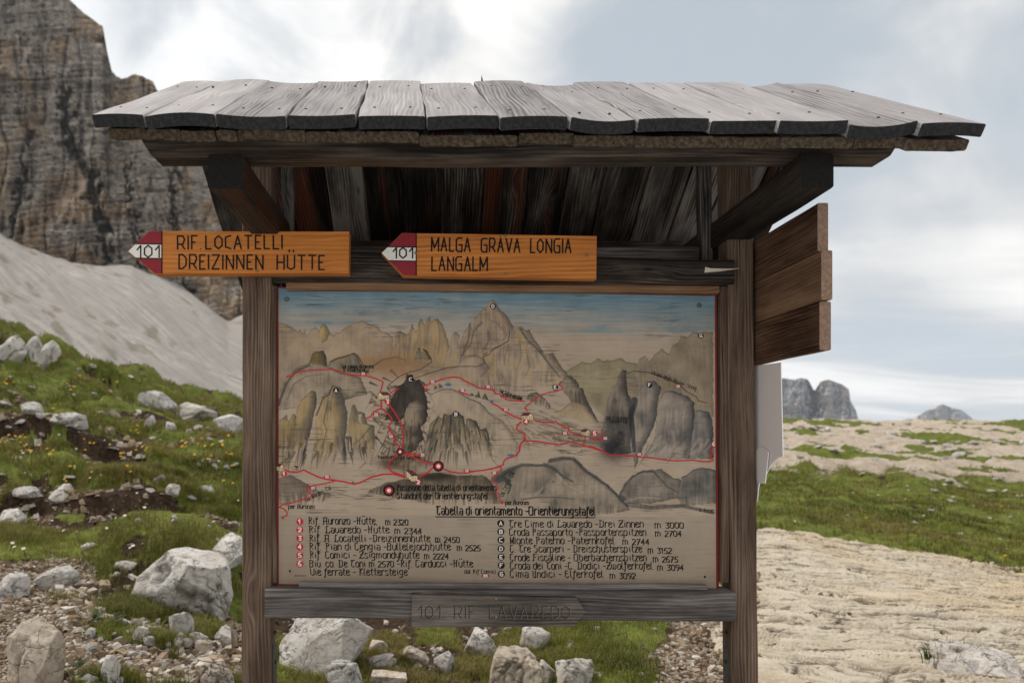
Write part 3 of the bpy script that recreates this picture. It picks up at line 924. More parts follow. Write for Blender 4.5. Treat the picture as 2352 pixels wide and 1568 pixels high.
class Painting:
    def __init__(self):
        self.nc, self.nr = 860, 575
        a = np.linspace(0, 1, self.nc)[None, :]
        b = np.linspace(0, 1, self.nr)[:, None]
        tl, tr, bl, br = (640, 662), (1641, 680), (640.5, 1340), (1644.5, 1350)
        self.X = (tl[0] * (1 - a) + tr[0] * a) * (1 - b) + (bl[0] * (1 - a) + br[0] * a) * b
        self.Y = (tl[1] * (1 - a) + tr[1] * a) * (1 - b) + (bl[1] * (1 - a) + br[1] * a) * b
        self.C = np.zeros((self.nr, self.nc, 3))
        self.jx = (fbm(self.X / 9, self.Y / 9, 3, 3) - .5) * 5
        self.jy = (fbm(self.X / 9, self.Y / 9, 8, 3) - .5) * 5
        self.vs = fbm(self.X / 4.0 + 3 * fbm(self.X / 60, self.Y / 60, 31), self.Y / 48, 21, 5)      # downward brush
        self.hs = fbm(self.X / 70, self.Y / 3.2, 22, 3)                                          # plank grain across
        self.bl = fbm(self.X / 40, self.Y / 40, 23, 4)
        self.bs = fbm(self.X / 14, self.Y / 14, 24, 4)

    def box(self, pts, m=4):
        xs, ys = [p[0] for p in pts], [p[1] for p in pts]
        sx, sy = self.nc / 1003.0, self.nr / 680.0
        i0 = int(max(0, (min(ys) - m - 680) * sy - 4))
        i1 = int(min(self.nr, (max(ys) + m - 660) * sy + 6))
        j0 = int(max(0, (min(xs) - m - 642) * sx - 2))
        j1 = int(min(self.nc, (max(xs) + m - 638) * sx + 4))
        return slice(i0, max(i1, i0)), slice(j0, max(j1, j0))

    def inside(self, pts, sl, jit=1.0):
        x = self.X[sl] + self.jx[sl] * jit
        y = self.Y[sl] + self.jy[sl] * jit
        ins = np.zeros(x.shape, bool)
        n = len(pts)
        for i in range(n):
            (xa, ya), (xb, yb) = pts[i], pts[(i + 1) % n]
            if ya == yb: continue
            c = (ya > y) != (yb > y)
            ins ^= c & (x < (xb - xa) * (y - ya) / (yb - ya) + xa)
        return ins

    def over(self, sl, col, a):
        a = a[..., None]
        self.C[sl] = self.C[sl] * (1 - a) + col * a

    def mount(self, pts, base, light, dark, con=40, edge=14, efac=.75, fade=None, jit=1.0, topline=True, warm=None, wamt=.0, alpha=1.0):
        sl = self.box(pts)
        if self.X[sl].size == 0: return
        m = self.inside(pts, sl, jit)
        b, l, d = (np.array(c, float) for c in (base, light, dark))
        s = (self.vs[sl] - .5) * 2
        f = np.clip(.62 + s * con / 70.0 + (self.bl[sl] - .5) * 1.5 + (self.bs[sl] - .5) * .5, 0, 1)[..., None]
        col = np.where(f > .5, b + (l - b) * (f - .5) * 2, d + (b - d) * (.45 + f * 1.1))
        if warm is not None:
            w = np.clip((self.bs[sl] + self.vs[sl] * .6 - .85) * 5, 0, 1)[..., None] * wamt
            col = col * (1 - w) + np.array(warm, float) * w
        # dark drawn shading along right hand and upper edges
        e = np.zeros(m.shape)
        le = np.zeros(m.shape)
        te = np.zeros(m.shape)
        for k in range(1, edge + 1):
            q = np.zeros_like(m); q[:, :-k] = m[:, k:]
            e += (m & ~q) / edge
            q = np.zeros_like(m); q[:, k:] = m[:, :-k]
            le += (m & ~q) / edge
            if k <= 4:
                q = np.zeros_like(m); q[k:, :] = m[:-k, :]
                te += (m & ~q) / 4
        e = np.clip(e * efac * (.4 + 1.1 * self.vs[sl]), 0, 1)[..., None]
        col = col * (1 - e) + d * e
        le = np.clip(le * .4, 0, 1)[..., None]
        col = col * (1 - le) + l * le
        if topline:
            te = np.clip(te * .48 * (.3 + self.bs[sl]), 0, 1)[..., None]
            col = col * (1 - te) + d * .75 * te
        a = m.astype(float) * alpha
        if fade:
            a *= 1 - sstep(fade[0], fade[1], self.Y[sl] + (self.vs[sl] - .5) * 60)
        self.over(sl, col, a)

    def soft(self, c, rx, ry, col, a, rot=0.0, rough=.8):
        sl = self.box([(c[0] - rx * 2, c[1] - max(rx, ry) * 2), (c[0] + rx * 2, c[1] + max(rx, ry) * 2)])
        x, y = self.X[sl] - c[0], self.Y[sl] - c[1]
        cr, sr = math.cos(rot), math.sin(rot)
        u, v = (x * cr + y * sr) / rx, (-x * sr + y * cr) / ry
        g = np.exp(-(u * u + v * v) * 1.2) * a * (1 - rough + rough * 2 * self.bs[sl])
        self.over(sl, np.array(col, float), np.clip(g, 0, 1))

    def stroke(self, pts, w, col, a=.8, w1=None, rough=.5):
        w1 = w if w1 is None else w1
        sl = self.box(pts, max(w, w1) + 3)
        if self.X[sl].size == 0: return
        x = self.X[sl] + self.jx[sl] * .25
        y = self.Y[sl] + self.jy[sl] * .25
        best = np.zeros(x.shape)
        n = len(pts) - 1
        for i in range(n):
            (xa, ya), (xb, yb) = pts[i], pts[i + 1]
            dx, dy = xb - xa, yb - ya
            L2 = dx * dx + dy * dy + 1e-9
            t = np.clip(((x - xa) * dx + (y - ya) * dy) / L2, 0, 1)
            d = np.hypot(x - xa - t * dx, y - ya - t * dy)
            ww = w + (w1 - w) * (i + t) / n
            best = np.maximum(best, np.clip((ww / 2 - d) / 1.0 + .5, 0, 1))
        best *= .86 * a * (1 - rough + rough * 1.6 * self.vs[sl])
        self.over(sl, np.array(col, float), np.clip(best, 0, 1))


pt = Painting()
X_, Y_ = pt.X, pt.Y
yy = (Y_ - 662 - (X_ - 640) * .017)
top, mid, low = np.array([94, 120, 130.]), np.array([128, 131, 126.]), np.array([158, 138, 117.])
f1 = sstep(0, 60, yy + (pt.hs - .5) * 50)[..., None]
f2 = sstep(35, 120, yy + (pt.hs - .5) * 60)[..., None]
pt.C[:] = (top * (1 - f1) + mid * f1) * (1 - f2) + low * f2
pt.C += ((pt.hs - .5) * 8 + (pt.bl - .5) * 16)[..., None]
rp_ = random.Random(5)
for i in range(26):                                     # streaky painted sky
    x, y = rp_.uniform(650, 1630), rp_.uniform(672, 765)
    pt.soft((x, y), rp_.uniform(30, 110), rp_.uniform(2, 6), (80, 112, 128) if rp_.random() < .6 else (150, 143, 132), rp_.uniform(.25, .55), .01)
pt.soft((1560, 735), 70, 14, (86, 112, 120), .5)
TAN, TANL, TAND = (136, 116, 96), (160, 138, 114), (88, 76, 66)
GR, GRL, GRD = (122, 108, 93), (150, 133, 114), (66, 62, 58)
OC, OCL = (140, 114, 80), (166, 138, 94)
pt.mount(c3((140, 400), (240, 425), (330, 480), (345, 455), (372, 500), (388, 452), (408, 528), (450, 465), (490, 437), (515, 480), (540, 420), (575, 418), (620, 490), (650, 520), (760, 450), (820, 410), (910, 385), (1000, 420), (1060, 440), (1085, 480), (1150, 500), (1195, 540), (1190, 800), (140, 1100)),
         (146, 124, 102), (162, 138, 112), (112, 98, 84), 22, 8, .5, warm=(150, 122, 66), wamt=.3)
pt.mount(c3((510, 560), (520, 470), (545, 420), (580, 418), (620, 490), (600, 560), (550, 590)), OC, OCL, (98, 86, 70), 30, 10, fade=(835, 850))
pt.mount(c3((1195, 760), (1210, 520), (1240, 480), (1260, 475), (1290, 500), (1320, 520), (1340, 480), (1370, 410), (1385, 480), (1410, 460), (1440, 370), (1460, 365), (1480, 430), (1500, 370), (1530, 345), (1545, 400), (1570, 370), (1600, 365), (1640, 410), (1680, 520), (1710, 620), (1760, 800), (1200, 800)),
         (140, 117, 90), (160, 134, 98), (94, 84, 72), 42, 10, .6, warm=(158, 124, 66), wamt=.5)
for q in (((1440, 380), (1430, 500), (1400, 640)), ((1530, 350), (1510, 500), (1480, 620)), ((1600, 370), (1620, 520), (1600, 700)), ((1370, 420), (1350, 560), (1330, 700)), ((1260, 480), (1250, 600))):
    pt.stroke(c3(*q), 3, (92, 82, 72), .6, 1)
pt.mount(c4((720, 860), (900, 760), (980, 770), (1040, 725), (1100, 745), (1200, 740), (1250, 720), (1300, 760), (1400, 770), (1450, 1000), (1150, 1300), (850, 1050)),
         (136, 121, 94), (148, 133, 104), (104, 97, 78), 20, 10, .4, warm=(122, 116, 82), wamt=.35)
pt.mount(c4((1330, 900), (1400, 800), (1420, 730), (1480, 700), (1510, 760), (1560, 690), (1620, 640), (1690, 685), (1730, 600), (1780, 580), (1800, 520), (1860, 540), (1910, 480), (1960, 500), (2000, 480), (2090, 490), (2095, 1250), (1350, 1250)),
         (132, 115, 94), (146, 128, 104), (102, 91, 76), 34, 8, .5, warm=(118, 103, 78), wamt=.35)
# the great central peak
pt.mount(c3((1640, 830), (1690, 660), (1740, 500), (1775, 485), (1800, 520), (1795, 620), (1850, 470), (1895, 410), (1915, 470), (1930, 370), (2000, 290), (2020, 265), (2040, 280), (2070, 210), (2110, 190), (2150, 260), (2230, 340), (2290, 440), (2300, 480), (2330, 440), (2370, 440), (2400, 470), (2430, 460), (2480, 560), (2580, 690), (2650, 675), (2700, 760), (2780, 870), (2800, 960), (2600, 1100), (1900, 1000)),
         (134, 115, 96), (160, 138, 112), (84, 76, 70), 38, 14, .7, warm=(160, 126, 72), wamt=.35, fade=(870, 905))
for q in (((1895, 410), (1880, 560), (1820, 700), (1790, 800)), ((2000, 400), (1930, 480), (1900, 600), (1820, 700)), ((2060, 480), (2070, 560), (2000, 680))):
    pt.stroke(c3(*q), 5, (82, 74, 68), .75, 2)
pt.stroke(c4((240, 480), (230, 570), (100, 640), (0, 690)), 2.2, (58, 52, 48), .9)
pt.stroke(c4((300, 440), (320, 520), (380, 620), (400, 690)), 7, (158, 124, 76), .8, 3)
pt.stroke(c4((340, 465), (400, 560), (500, 650), (600, 780), (700, 900)), 6, (78, 72, 68), .8, 3)
for q in (((230, 600), (200, 700), (190, 800)), ((330, 560), (350, 700), (300, 850)), ((400, 700), (420, 800), (390, 880)), ((560, 700), (600, 800), (580, 900)), ((480, 640), (500, 760)), ((160, 870), (200, 920), (190, 980))):
    pt.stroke(c4(*q), 4, (96, 86, 78), .6, 1.5)
pt.mount(c3((1700, 830), (1780, 800), (1850, 710), (1950, 690), (2010, 730), (2080, 820), (2000, 900)), (132, 114, 94), TANL, (92, 82, 72), 24, 8, .5, fade=(875, 900))
# broad dun middle ground
pt.soft((905, 835), 90, 26, (134, 98, 66), .75)
pt.soft((930, 850), 70, 24, (150, 108, 70), .55, .15)
pt.soft((1000, 850), 75, 20, (128, 106, 82), .6)
pt.mount(c3((600, 800), (620, 750), (700, 720), (840, 680), (860, 690), (900, 780), (960, 860), (700, 860)), (120, 104, 84), (140, 120, 96), (74, 68, 60), 25, 12, .7, fade=(860, 900))
pt.mount(c3((150, 1060), (220, 900), (300, 820), (420, 775), (455, 690), (480, 670), (560, 660), (580, 690), (590, 790), (700, 850), (900, 900), (960, 1050), (760, 1100), (450, 1150), (150, 1200)),
         (132, 116, 96), (156, 136, 112), (72, 66, 58), 22, 10, .6, fade=(965, 1050))
pt.mount(c3((440, 770), (458, 690), (480, 668), (560, 658), (580, 690), (595, 800), (520, 790)), (112, 94, 58), (126, 106, 66), (60, 54, 48), 20, 16, .9)
pt.stroke(c3((150, 1150), (220, 960), (300, 850), (430, 790), (455, 720)), 7, (62, 56, 52), .8, 2)
pt.stroke(c3((230, 1100), (290, 960), (400, 890), (560, 870)), 5, (100, 90, 78), .7, 2)
pt.stroke(c3((620, 760), (700, 725), (840, 682), (870, 700), (930, 800)), 3, (56, 50, 46), .8)
pt.mount(c3((1390, 740), (1420, 640), (1445, 632), (1455, 700), (1470, 640), (1500, 650), (1550, 740)), (112, 98, 80), (130, 112, 88), (64, 58, 52), 30, 9, .8, fade=(826, 840))
pt.stroke(c3((1000, 800), (1100, 740), (1220, 715), (1310, 745)), 5, (84, 72, 60), .7, 2)
for i in range(130):                                    # brushed dark valley round the third hut
    x, y = rp_.gauss(905, 42), rp_.gauss(935, 45)
    a = rp_.gauss(-.5, .35)
    l = rp_.uniform(10, 30)
    c = rp_.choice(((66, 52, 40), (80, 63, 47), (58, 47, 38), (96, 76, 56), (72, 58, 44)))
    pt.stroke([(x, y), (x + l * math.cos(a), y - l * math.sin(a) * .8)], rp_.uniform(3, 8), c, rp_.uniform(.5, .8), 1)
for i in range(90):
    x, y = rp_.gauss(1245, 60), rp_.gauss(985, 26)
    l = rp_.uniform(10, 36)
    c = rp_.choice(((84, 70, 56), (94, 79, 62), (74, 62, 50), (110, 92, 72)))
    pt.stroke([(x, y), (x + l, y + l * rp_.uniform(.05, .5))], rp_.uniform(3, 8), c, rp_.uniform(.25, .5), 1)
for i in range(60):
    x, y = rp_.gauss(1170, 40), rp_.gauss(990, 30)
    pt.stroke([(x, y), (x + rp_.uniform(8, 24), y + rp_.uniform(10, 34))], rp_.uniform(2, 5), rp_.choice(((84, 72, 60), (110, 95, 76), (150, 132, 108))), .4, 1)
for i in range(60):
    x, y = rp_.gauss(1335, 45), rp_.gauss(1010, 14)
    pt.stroke([(x, y), (x + rp_.uniform(14, 44), y + rp_.uniform(-2, 10))], rp_.uniform(3, 7), rp_.choice(((74, 62, 52), (88, 74, 60), (66, 56, 48))), .45, 1)
# pale plateau above the B group
pt.mount(c3((1530, 1260), (1540, 1050), (1640, 1000), (1750, 1010), (1880, 1080), (1990, 1130), (2080, 1230), (2200, 1300), (2330, 1500), (2330, 1700), (1500, 1640), (1500, 1300)),
         (152, 132, 110), (164, 144, 120), (104, 92, 80), 26, 10, .5, fade=(1010, 1075))
for q in (((1560, 1010), (1570, 960), (1600, 1000)), ((1600, 1000), (1620, 955), (1650, 990)), ((1890, 1070), (1910, 1040), (1940, 1075)), ((1940, 1080), (1965, 1030), (2000, 1090)), ((2000, 1100), (2030, 1045), (2070, 1120))):
    pt.mount(c3(*q), (104, 94, 72), (124, 110, 84), (60, 56, 48), 20, 6, .8)
# E mountain and the spires of the F group
pt.mount(c4((690, 960), (730, 920), (760, 880), (800, 880), (850, 940), (880, 1000), (900, 990), (960, 1140), (1050, 1310), (900, 1290), (790, 1110)), (106, 94, 80), (134, 118, 98), (58, 54, 50), 40, 14, .8)
pt.mount(c4((640, 1220), (720, 1190), (780, 1130), (860, 1120), (930, 1160), (1050, 1320), (900, 1310)), (150, 128, 98), (160, 138, 108), (100, 86, 70), 18, 10, .6)
pt.mount(c4((390, 1090), (430, 1045), (480, 1035), (560, 1090), (640, 1190), (560, 1200)), (104, 90, 74), (124, 108, 88), (70, 62, 54), 24, 8, .6, fade=(915, 945))
pt.mount(c4((1080, 1400), (1130, 1100), (1190, 960), (1200, 990), (1250, 840), (1300, 835), (1320, 1060), (1350, 1080), (1330, 1200), (1380, 1110), (1365, 1300), (1390, 1568), (1300, 1600), (1100, 1590)),
         (116, 104, 92), (140, 124, 106), (56, 53, 50), 40, 18, .9)
pt.soft(c4((1210, 1450))[0], 32, 46, (50, 49, 49), .9)
pt.soft(c4((1180, 1540))[0], 30, 26, (44, 44, 45), .8)
pt.mount(c4((1380, 1740), (1340, 1500), (1375, 1110), (1440, 990), (1480, 935), (1560, 930), (1610, 980), (1620, 1010), (1590, 1110), (1580, 1250), (1550, 1350), (1450, 1560)), (124, 112, 100), (146, 130, 114), (64, 63, 61), 30, 16, .9)
pt.stroke(c4((1375, 1110), (1345, 1250), (1360, 1400), (1375, 1568)), 16, (44, 46, 50), .9, 8)
pt.mount(c4((1480, 1640), (1560, 1450), (1600, 1120), (1650, 1030), (1720, 1020), (1860, 1070), (1920, 1130), (1930, 1250), (1905, 1500), (1880, 1640)), (126, 114, 102), (150, 134, 118), (66, 65, 64), 30, 20, .9)
pt.mount(c4((1880, 1640), (1905, 1400), (1935, 1210), (1980, 1195), (2060, 1220), (2090, 1290), (2095, 1640)), (116, 108, 100), (138, 126, 114), (62, 62, 63), 34, 16, .9)
for i in range(46):
    x = rp_.uniform(1460, 1640); y = rp_.uniform(1000, 1046)
    pt.stroke([(x, y), (x - rp_.uniform(4, 18), y + rp_.uniform(8, 26))], rp_.uniform(3, 8), rp_.choice(((150, 132, 112), (74, 74, 74), (96, 92, 88), (160, 142, 120))), .55, 1)
# A group towers
low_t = lambda *p: c3(*p)
pt.mount(c3((140, 1640), (160, 1290), (220, 1240), (240, 1300), (280, 1230), (310, 1250), (330, 1400), (280, 1640)), (136, 114, 78), (154, 131, 92), (84, 76, 66), 40, 10, .8, warm=(150, 118, 60), wamt=.3, fade=(1004, 1052))
pt.mount(c3((250, 1640), (300, 1400), (320, 1180), (380, 1070), (450, 1018), (490, 1030), (500, 1100), (480, 1230), (440, 1400), (380, 1640)), (138, 115, 80), (158, 133, 94), (72, 68, 64), 46, 18, .95, warm=(150, 116, 60), wamt=.3, fade=(1004, 1052))
pt.mount(c3((455, 1750), (480, 1400), (490, 1250), (540, 1080), (600, 1040), (640, 970), (720, 985), (740, 1080), (780, 1230), (770, 1400), (720, 1700), (600, 1720)), (141, 119, 86), (162, 138, 100), (74, 70, 66), 46, 24, .9, warm=(152, 120, 64), wamt=.32, fade=(1010, 1062))
pt.mount(c3((770, 1560), (790, 1300), (820, 1160), (850, 1145), (880, 1260), (890, 1350), (910, 1220), (940, 1230), (960, 1320), (1020, 1340), (1030, 1450), (1080, 1640), (1000, 1660), (800, 1660)), (134, 115, 84), (152, 130, 96), (72, 68, 62), 46, 14, .9, warm=(150, 118, 66), wamt=.3, fade=(1000, 1046))
pt.stroke(c3((640, 980), (610, 1060), (560, 1080), (500, 1240)), 3, (50, 46, 42), .8)
pt.stroke(c3((600, 1120), (560, 1300), (590, 1380), (540, 1560)), 4, (78, 72, 62), .7, 2)
for i in range(95):
    x = rp_.uniform(645, 858); k = (x - 645) / 213
    y = 1042 - 20 * k + rp_.uniform(-26, 14)
    l = rp_.uniform(14, 44)
    pt.stroke([(x, y), (x - rp_.uniform(3, 15) * (1 if k < .6 else -.5), y + l)], rp_.uniform(3, 8), rp_.choice(((62, 60, 57), (74, 70, 64), (52, 50, 48), (130, 106, 68), (158, 134, 104), (90, 82, 68))), rp_.uniform(.5, .85), .6)
# C: the dark horn and the grey dome below it
pt.mount(c3((1120, 1290), (1180, 1090), (1240, 975), (1290, 955), (1320, 880), (1370, 868), (1400, 940), (1430, 918), (1470, 990), (1500, 1080), (1512, 1260), (1440, 1230), (1330, 1240), (1250, 1300)), (58, 51, 46), (76, 67, 58), (38, 35, 33), 30, 10, .6)
pt.mount(c3((1270, 1540), (1300, 1220), (1340, 1130), (1430, 1103), (1490, 1150), (1505, 1290), (1450, 1360), (1470, 1450), (1400, 1560), (1300, 1600)), (104, 90, 76), (138, 120, 98), (54, 50, 46), 50, 22, .9)
pt.soft((905, 1060), 34, 16, (56, 47, 40), .8)
pt.soft((940, 1060), 50, 22, (84, 66, 48), .6)
for i in range(70):
    x, y = rp_.gauss(925, 32), rp_.gauss(1045, 20)
    pt.stroke([(x, y), (x + rp_.uniform(-8, 18), y - rp_.uniform(6, 30))], rp_.uniform(2, 5), rp_.choice(((66, 55, 44), (88, 72, 54), (120, 100, 74), (54, 46, 40))), .5, 1)
for i in range(90):
    x, y = rp_.gauss(935, 40), rp_.gauss(1000, 34)
    k = (x - 940) / 60
    pt.stroke([(x, y), (x + k * 14, y + rp_.uniform(14, 36))], rp_.uniform(2.5, 6), rp_.choice(((62, 53, 45), (78, 67, 56), (126, 108, 86), (100, 86, 70), (50, 44, 40))), rp_.uniform(.35, .65), .6)
# B group
pt.mount(c3((1400, 1720), (1480, 1560), (1530, 1330), (1600, 1260), (1640, 1275), (1660, 1230), (1690, 1240), (1720, 1240), (1770, 1200), (1830, 1250), (1850, 1330), (1870, 1270), (1950, 1300), (1980, 1370), (2040, 1360), (2070, 1450), (2110, 1600), (2000, 1680), (1600, 1680)), (112, 99, 80), (140, 122, 96), (62, 58, 54), 55, 14, .9, warm=(126, 104, 66), wamt=.4, fade=(1000, 1050))
for q in (((1660, 1240), (1650, 1320), (1600, 1450)), ((1720, 1250), (1720, 1340), (1690, 1480)), ((1830, 1260), (1850, 1400), (1860, 1500)), ((1600, 1270), (1560, 1360), (1530, 1500)), ((1950, 1310), (1950, 1420))):
    pt.stroke(c3(*q), 5, (56, 52, 48), .8, 2)
for i in range(110):
    x = rp_.uniform(985, 1130)
    y = 1020 + rp_.uniform(-40, 24)
    k = (x - 1050) / 80
    l = rp_.uniform(14, 40)
    pt.stroke([(x, y), (x + k * l * .5 + rp_.uniform(-3, 3), y + l)], rp_.uniform(2.5, 6), rp_.choice(((64, 59, 53), (80, 72, 62), (56, 52, 48), (154, 134, 108), (160, 140, 114), (112, 96, 74))), rp_.uniform(.5, .8), .5)
# the pale lower slopes and hills
pt.soft((760, 1085), 90, 20, (156, 134, 112), .55)
pt.soft((1080, 1095), 70, 14, (150, 130, 104), .5)
pt.mount(c5((130, 480), (200, 445), (280, 430), (360, 470), (450, 520), (540, 575), (640, 600), (700, 620), (560, 700), (160, 730)), (100, 88, 76), (122, 106, 90), (78, 70, 62), 18, 14, .5, fade=(1128, 1160), topline=False)
pt.stroke(c5((600, 600), (700, 590), (800, 620), (930, 655), (980, 640), (1100, 540), (1250, 520)), 3.5, (82, 84, 82), .6, 2)
pt.stroke(c5((160, 700), (400, 670), (560, 610), (660, 590)), 3, (92, 84, 76), .5, 2)
pt.mount(c5((1000, 590), (1180, 500), (1350, 470), (1500, 450), (1600, 410), (1700, 400), (1800, 430), (1900, 430), (2100, 430), (2180, 470), (2230, 520), (2274, 700), (1700, 720), (1300, 650)), (88, 76, 62), (118, 102, 82), (60, 53, 46), 28, 12, .5, fade=(1122, 1168), topline=False)
pt.soft(c5((1640, 440))[0], 46, 9, (50, 44, 38), .9)
HG, HGL, HGD = (118, 105, 92), (150, 132, 112), (62, 61, 59)
pt.mount(c6((80, 500), (130, 440), (240, 380), (370, 325), (480, 330), (580, 325), (640, 285), (760, 262), (850, 262), (900, 290), (1000, 390), (1100, 460), (1200, 530), (1300, 632), (1400, 760), (1200, 800), (700, 800), (160, 700)), (128, 113, 96), HGL, HGD, 20, 14, .5, fade=(1168, 1192))
pt.mount(c6((1280, 660), (1350, 520), (1420, 440), (1510, 390), (1600, 380), (1700, 368), (1800, 440), (1900, 480), (1950, 560), (1900, 640), (1600, 700), (1350, 700)), (112, 102, 90), (136, 122, 106), HGD, 22, 14, .4, fade=(1160, 1188))
pt.mount(c6((1850, 640), (1900, 450), (2000, 378), (2100, 352), (2230, 380), (2230, 700), (1900, 720)), (104, 97, 88), (126, 115, 102), HGD, 24, 10, .4, fade=(1150, 1186))
for q, w in ((((100, 470), (240, 385), (370, 330), (560, 335)), 13), (((580, 325), (680, 370), (760, 440), (860, 490)), 9), (((640, 290), (760, 266), (860, 270), (1000, 400), (1080, 450), (1200, 540), (1300, 640), (1380, 730)), 10),
             (((1300, 630), (1360, 510), (1430, 440), (1530, 390), (1620, 390), (1690, 460), (1760, 540), (1860, 590)), 6), (((1320, 650), (1400, 710), (1600, 740), (1900, 720), (2200, 790)), 14), (((560, 600), (600, 520), (680, 485)), 5), (((370, 660), (500, 640), (700, 640), (860, 655)), 4), (((140, 480), (200, 460), (260, 520), (240, 600)), 11)):
    pt.stroke(c6(*q), w, (56, 57, 58), .7, w * .45)
pt.soft(c6((220, 430))[0], 30, 16, (54, 54, 52), .8, -.5)
for q, w in ((((640, 500), (560, 560), (500, 620)), 9), (((1360, 680), (1500, 640), (1700, 650)), 7), (((700, 420), (800, 520), (950, 590)), 7)):
    pt.stroke(c6(*q), w, (164, 146, 124), .5, 3)
for i in range(55):
    x, y = rp_.uniform(1210, 1640), rp_.uniform(1060, 1180)
    l = rp_.uniform(20, 60)
    pt.stroke([(x, y), (x + l, y + rp_.uniform(-3, 4))], rp_.uniform(.8, 2.2), rp_.choice(((84, 78, 72), (70, 68, 66), (158, 140, 118), (102, 92, 82))), rp_.uniform(.2, .45), .6)
# footpaths in black
pt.stroke(c3((1170, 1030), (1140, 1000), (1150, 970), (1250, 890), (1350, 850), (1440, 830), (1550, 755), (1500, 680), (1470, 640)), 1.6, (34, 30, 28), .95)
pt.stroke(c3((1400, 905), (1550, 855), (1690, 815), (1780, 800), (1960, 800), (2030, 770), (2010, 710), (2070, 690), (2120, 630), (2180, 610)), 1.6, (34, 30, 28), .95)
pt.stroke(c4((1270, 830), (1320, 865), (1360, 842), (1510, 855), (1640, 905), (1780, 960), (1850, 1030), (1940, 1075), (1960, 1115), (2040, 1130)), 1.8, (40, 36, 34), .95)
pt.stroke(c5((1090, 60), (1150, 140), (1230, 190), (1300, 210)), 1.6, (40, 34, 30), .8)
pt.stroke(c5((1480, 250), (1560, 290), (1640, 310)), 2, (40, 34, 30), .8)
# legend field and wear
lg = sstep(-1, 1, Y_ - 1180.5 - (X_ - 640) * .0062 + pt.jy * .1)
lc = np.array([148, 131, 112.]) + ((pt.hs - .5) * 3 + (pt.bl - .5) * 12)[..., None] - 10 * sstep(1200, 1340, Y_)[..., None]
pt.over((slice(None), slice(None)), lc, lg)
sc = np.clip((fbm(X_ / 60, Y_ / 1.6, 77, 3) - .66) * 9, 0, 1) * np.clip((fbm(X_ / 90, Y_ / 50, 78, 2) - .45) * 5, 0, 1)
pt.over((slice(None), slice(None)), np.array([70, 60, 52.]), sc * .6 * (1 - lg * .7))
pt.C += ((pt.hs - .5) * 2)[..., None]
for i in range(14):
    x, y = rp_.uniform(760, 1600), rp_.uniform(740, 880)
    pt.soft((x, y), rp_.uniform(2, 6), rp_.uniform(2, 6), (166, 150, 134), .4)

ALB = 1.22
lum_ = pt.C.mean(-1, keepdims=True)
pt.C = lum_ + (pt.C - lum_) * .86
pt.C = 124 + (pt.C - 124) * 1.06
Cs = np.clip(pt.C, 6, 255) / 255.0
Cl = np.where(Cs <= 0.04045, Cs / 12.92, ((Cs + .055) / 1.055) ** 2.4) * ALB
pos = np.stack([(pt.X - CX) / F * DM, np.full_like(pt.X, DM - .0022), EYE + (CY - pt.Y) / F * DM], -1)
mm, t = material('painted_board')
tc = t.n('ShaderNodeTexCoord').outputs['Object']
gx, gy, gz = t.sep(tc)
gr = t.noise(t.xyz(t.m('MULTIPLY', gx, 8), 0, t.m('MULTIPLY', gz, 420)), 1.0, 3, .6)
gc = t.mix(1.0, t.attr('tint'), t.ramp(gr, [(.2, (.93, .93, .93)), (.55, (1.0, 1.0, 1.0)), (.9, (1.04, 1.04, 1.04))]), 'MULTIPLY')
t.out(gc, .7, t.bump(gr, .2, .001), .1)
pm_ = fast_mesh('painting', pos.reshape(-1, 3), grid_quads(pt.nr, pt.nc)[:, ::-1], mm, Cl.reshape(-1, 3))
adopt(pm_, board_map)

pln = lambda x, y, lift: P(x, y, DM) - Y * (.0022 + lift)
TX = {}
class Lines:
    """every call becomes a part of its own"""
    def __init__(self, name, mat, plane):
        self.a = (name, mat, plane)

    def _do(self, fn, *args, **kw):
        k = Ink(self.a[2])
        getattr(k, fn)(*args, **kw)
        k.build(self.a[0], self.a[1], board_map)

    def text(self, *args, **kw): self._do('text', *args, **kw)
    def path(self, *args, **kw): self._do('path', *args, **kw)


ik = Lines('lettering', M['textink'], pln)
nib = (.77, .64)
for (s, x0, x1, y) in (('Rif. Auronzo -Hütte', 709, 862, 1203), ('m 2320', 886, 937, 1205), ('Rif. Lavaredo -Hütte', 710, 894, 1223), ('m 2344', 907, 968, 1225),
                       ('Rif. A. Locatelli -Dreizinnenhütte', 711, 988, 1243), ('m 2450', 1000, 1055, 1245), ('Rif. Pian di Cengia -Büllelejochhütte', 711, 1035, 1262), ('m 2525', 1050, 1103, 1264),
                       ('Rif. Comici - Zsigmondyhütte', 712, 963, 1281), ('m 2224', 975, 1030, 1283), ('Biv. co. De Toni m 2570 -Rif. Carducci -Hütte', 712, 1086, 1301), ('Vie ferrate - Klettersteige', 713, 936, 1320),
                       ('Tre Cime di Lavaredo -Drei Zinnen', 1170, 1477, 1210), ('m 3000', 1504, 1569, 1212), ('Croda Passaporto -Passportenspitzen', 1170, 1483, 1229), ('m 2704', 1505, 1564, 1231),
                       ('Monte Paterno -Paternkofel', 1172, 1411, 1248), ('m 2744', 1430, 1490, 1250), ('C. Tre Scarperi - Dreischusterspitze', 1172, 1474, 1267), ('m 3152', 1488, 1542, 1270),
                       ('Crode Fiscaline - Oberbachernspitzen', 1172, 1484, 1287), ('m 2675', 1500, 1556, 1290), ('Croda dei Toni -C. Dodici -Zwölferkofel', 1172, 1498, 1306), ('m 3094', 1510, 1569, 1309),
                       ('Cima Undici - Elferkofel', 1172, 1385, 1325), ('m 3092', 1401, 1459, 1328)):
    ik.text(s, x0, x1, y, 15.5 if s[0] != 'm' else 15.0, 2.6)
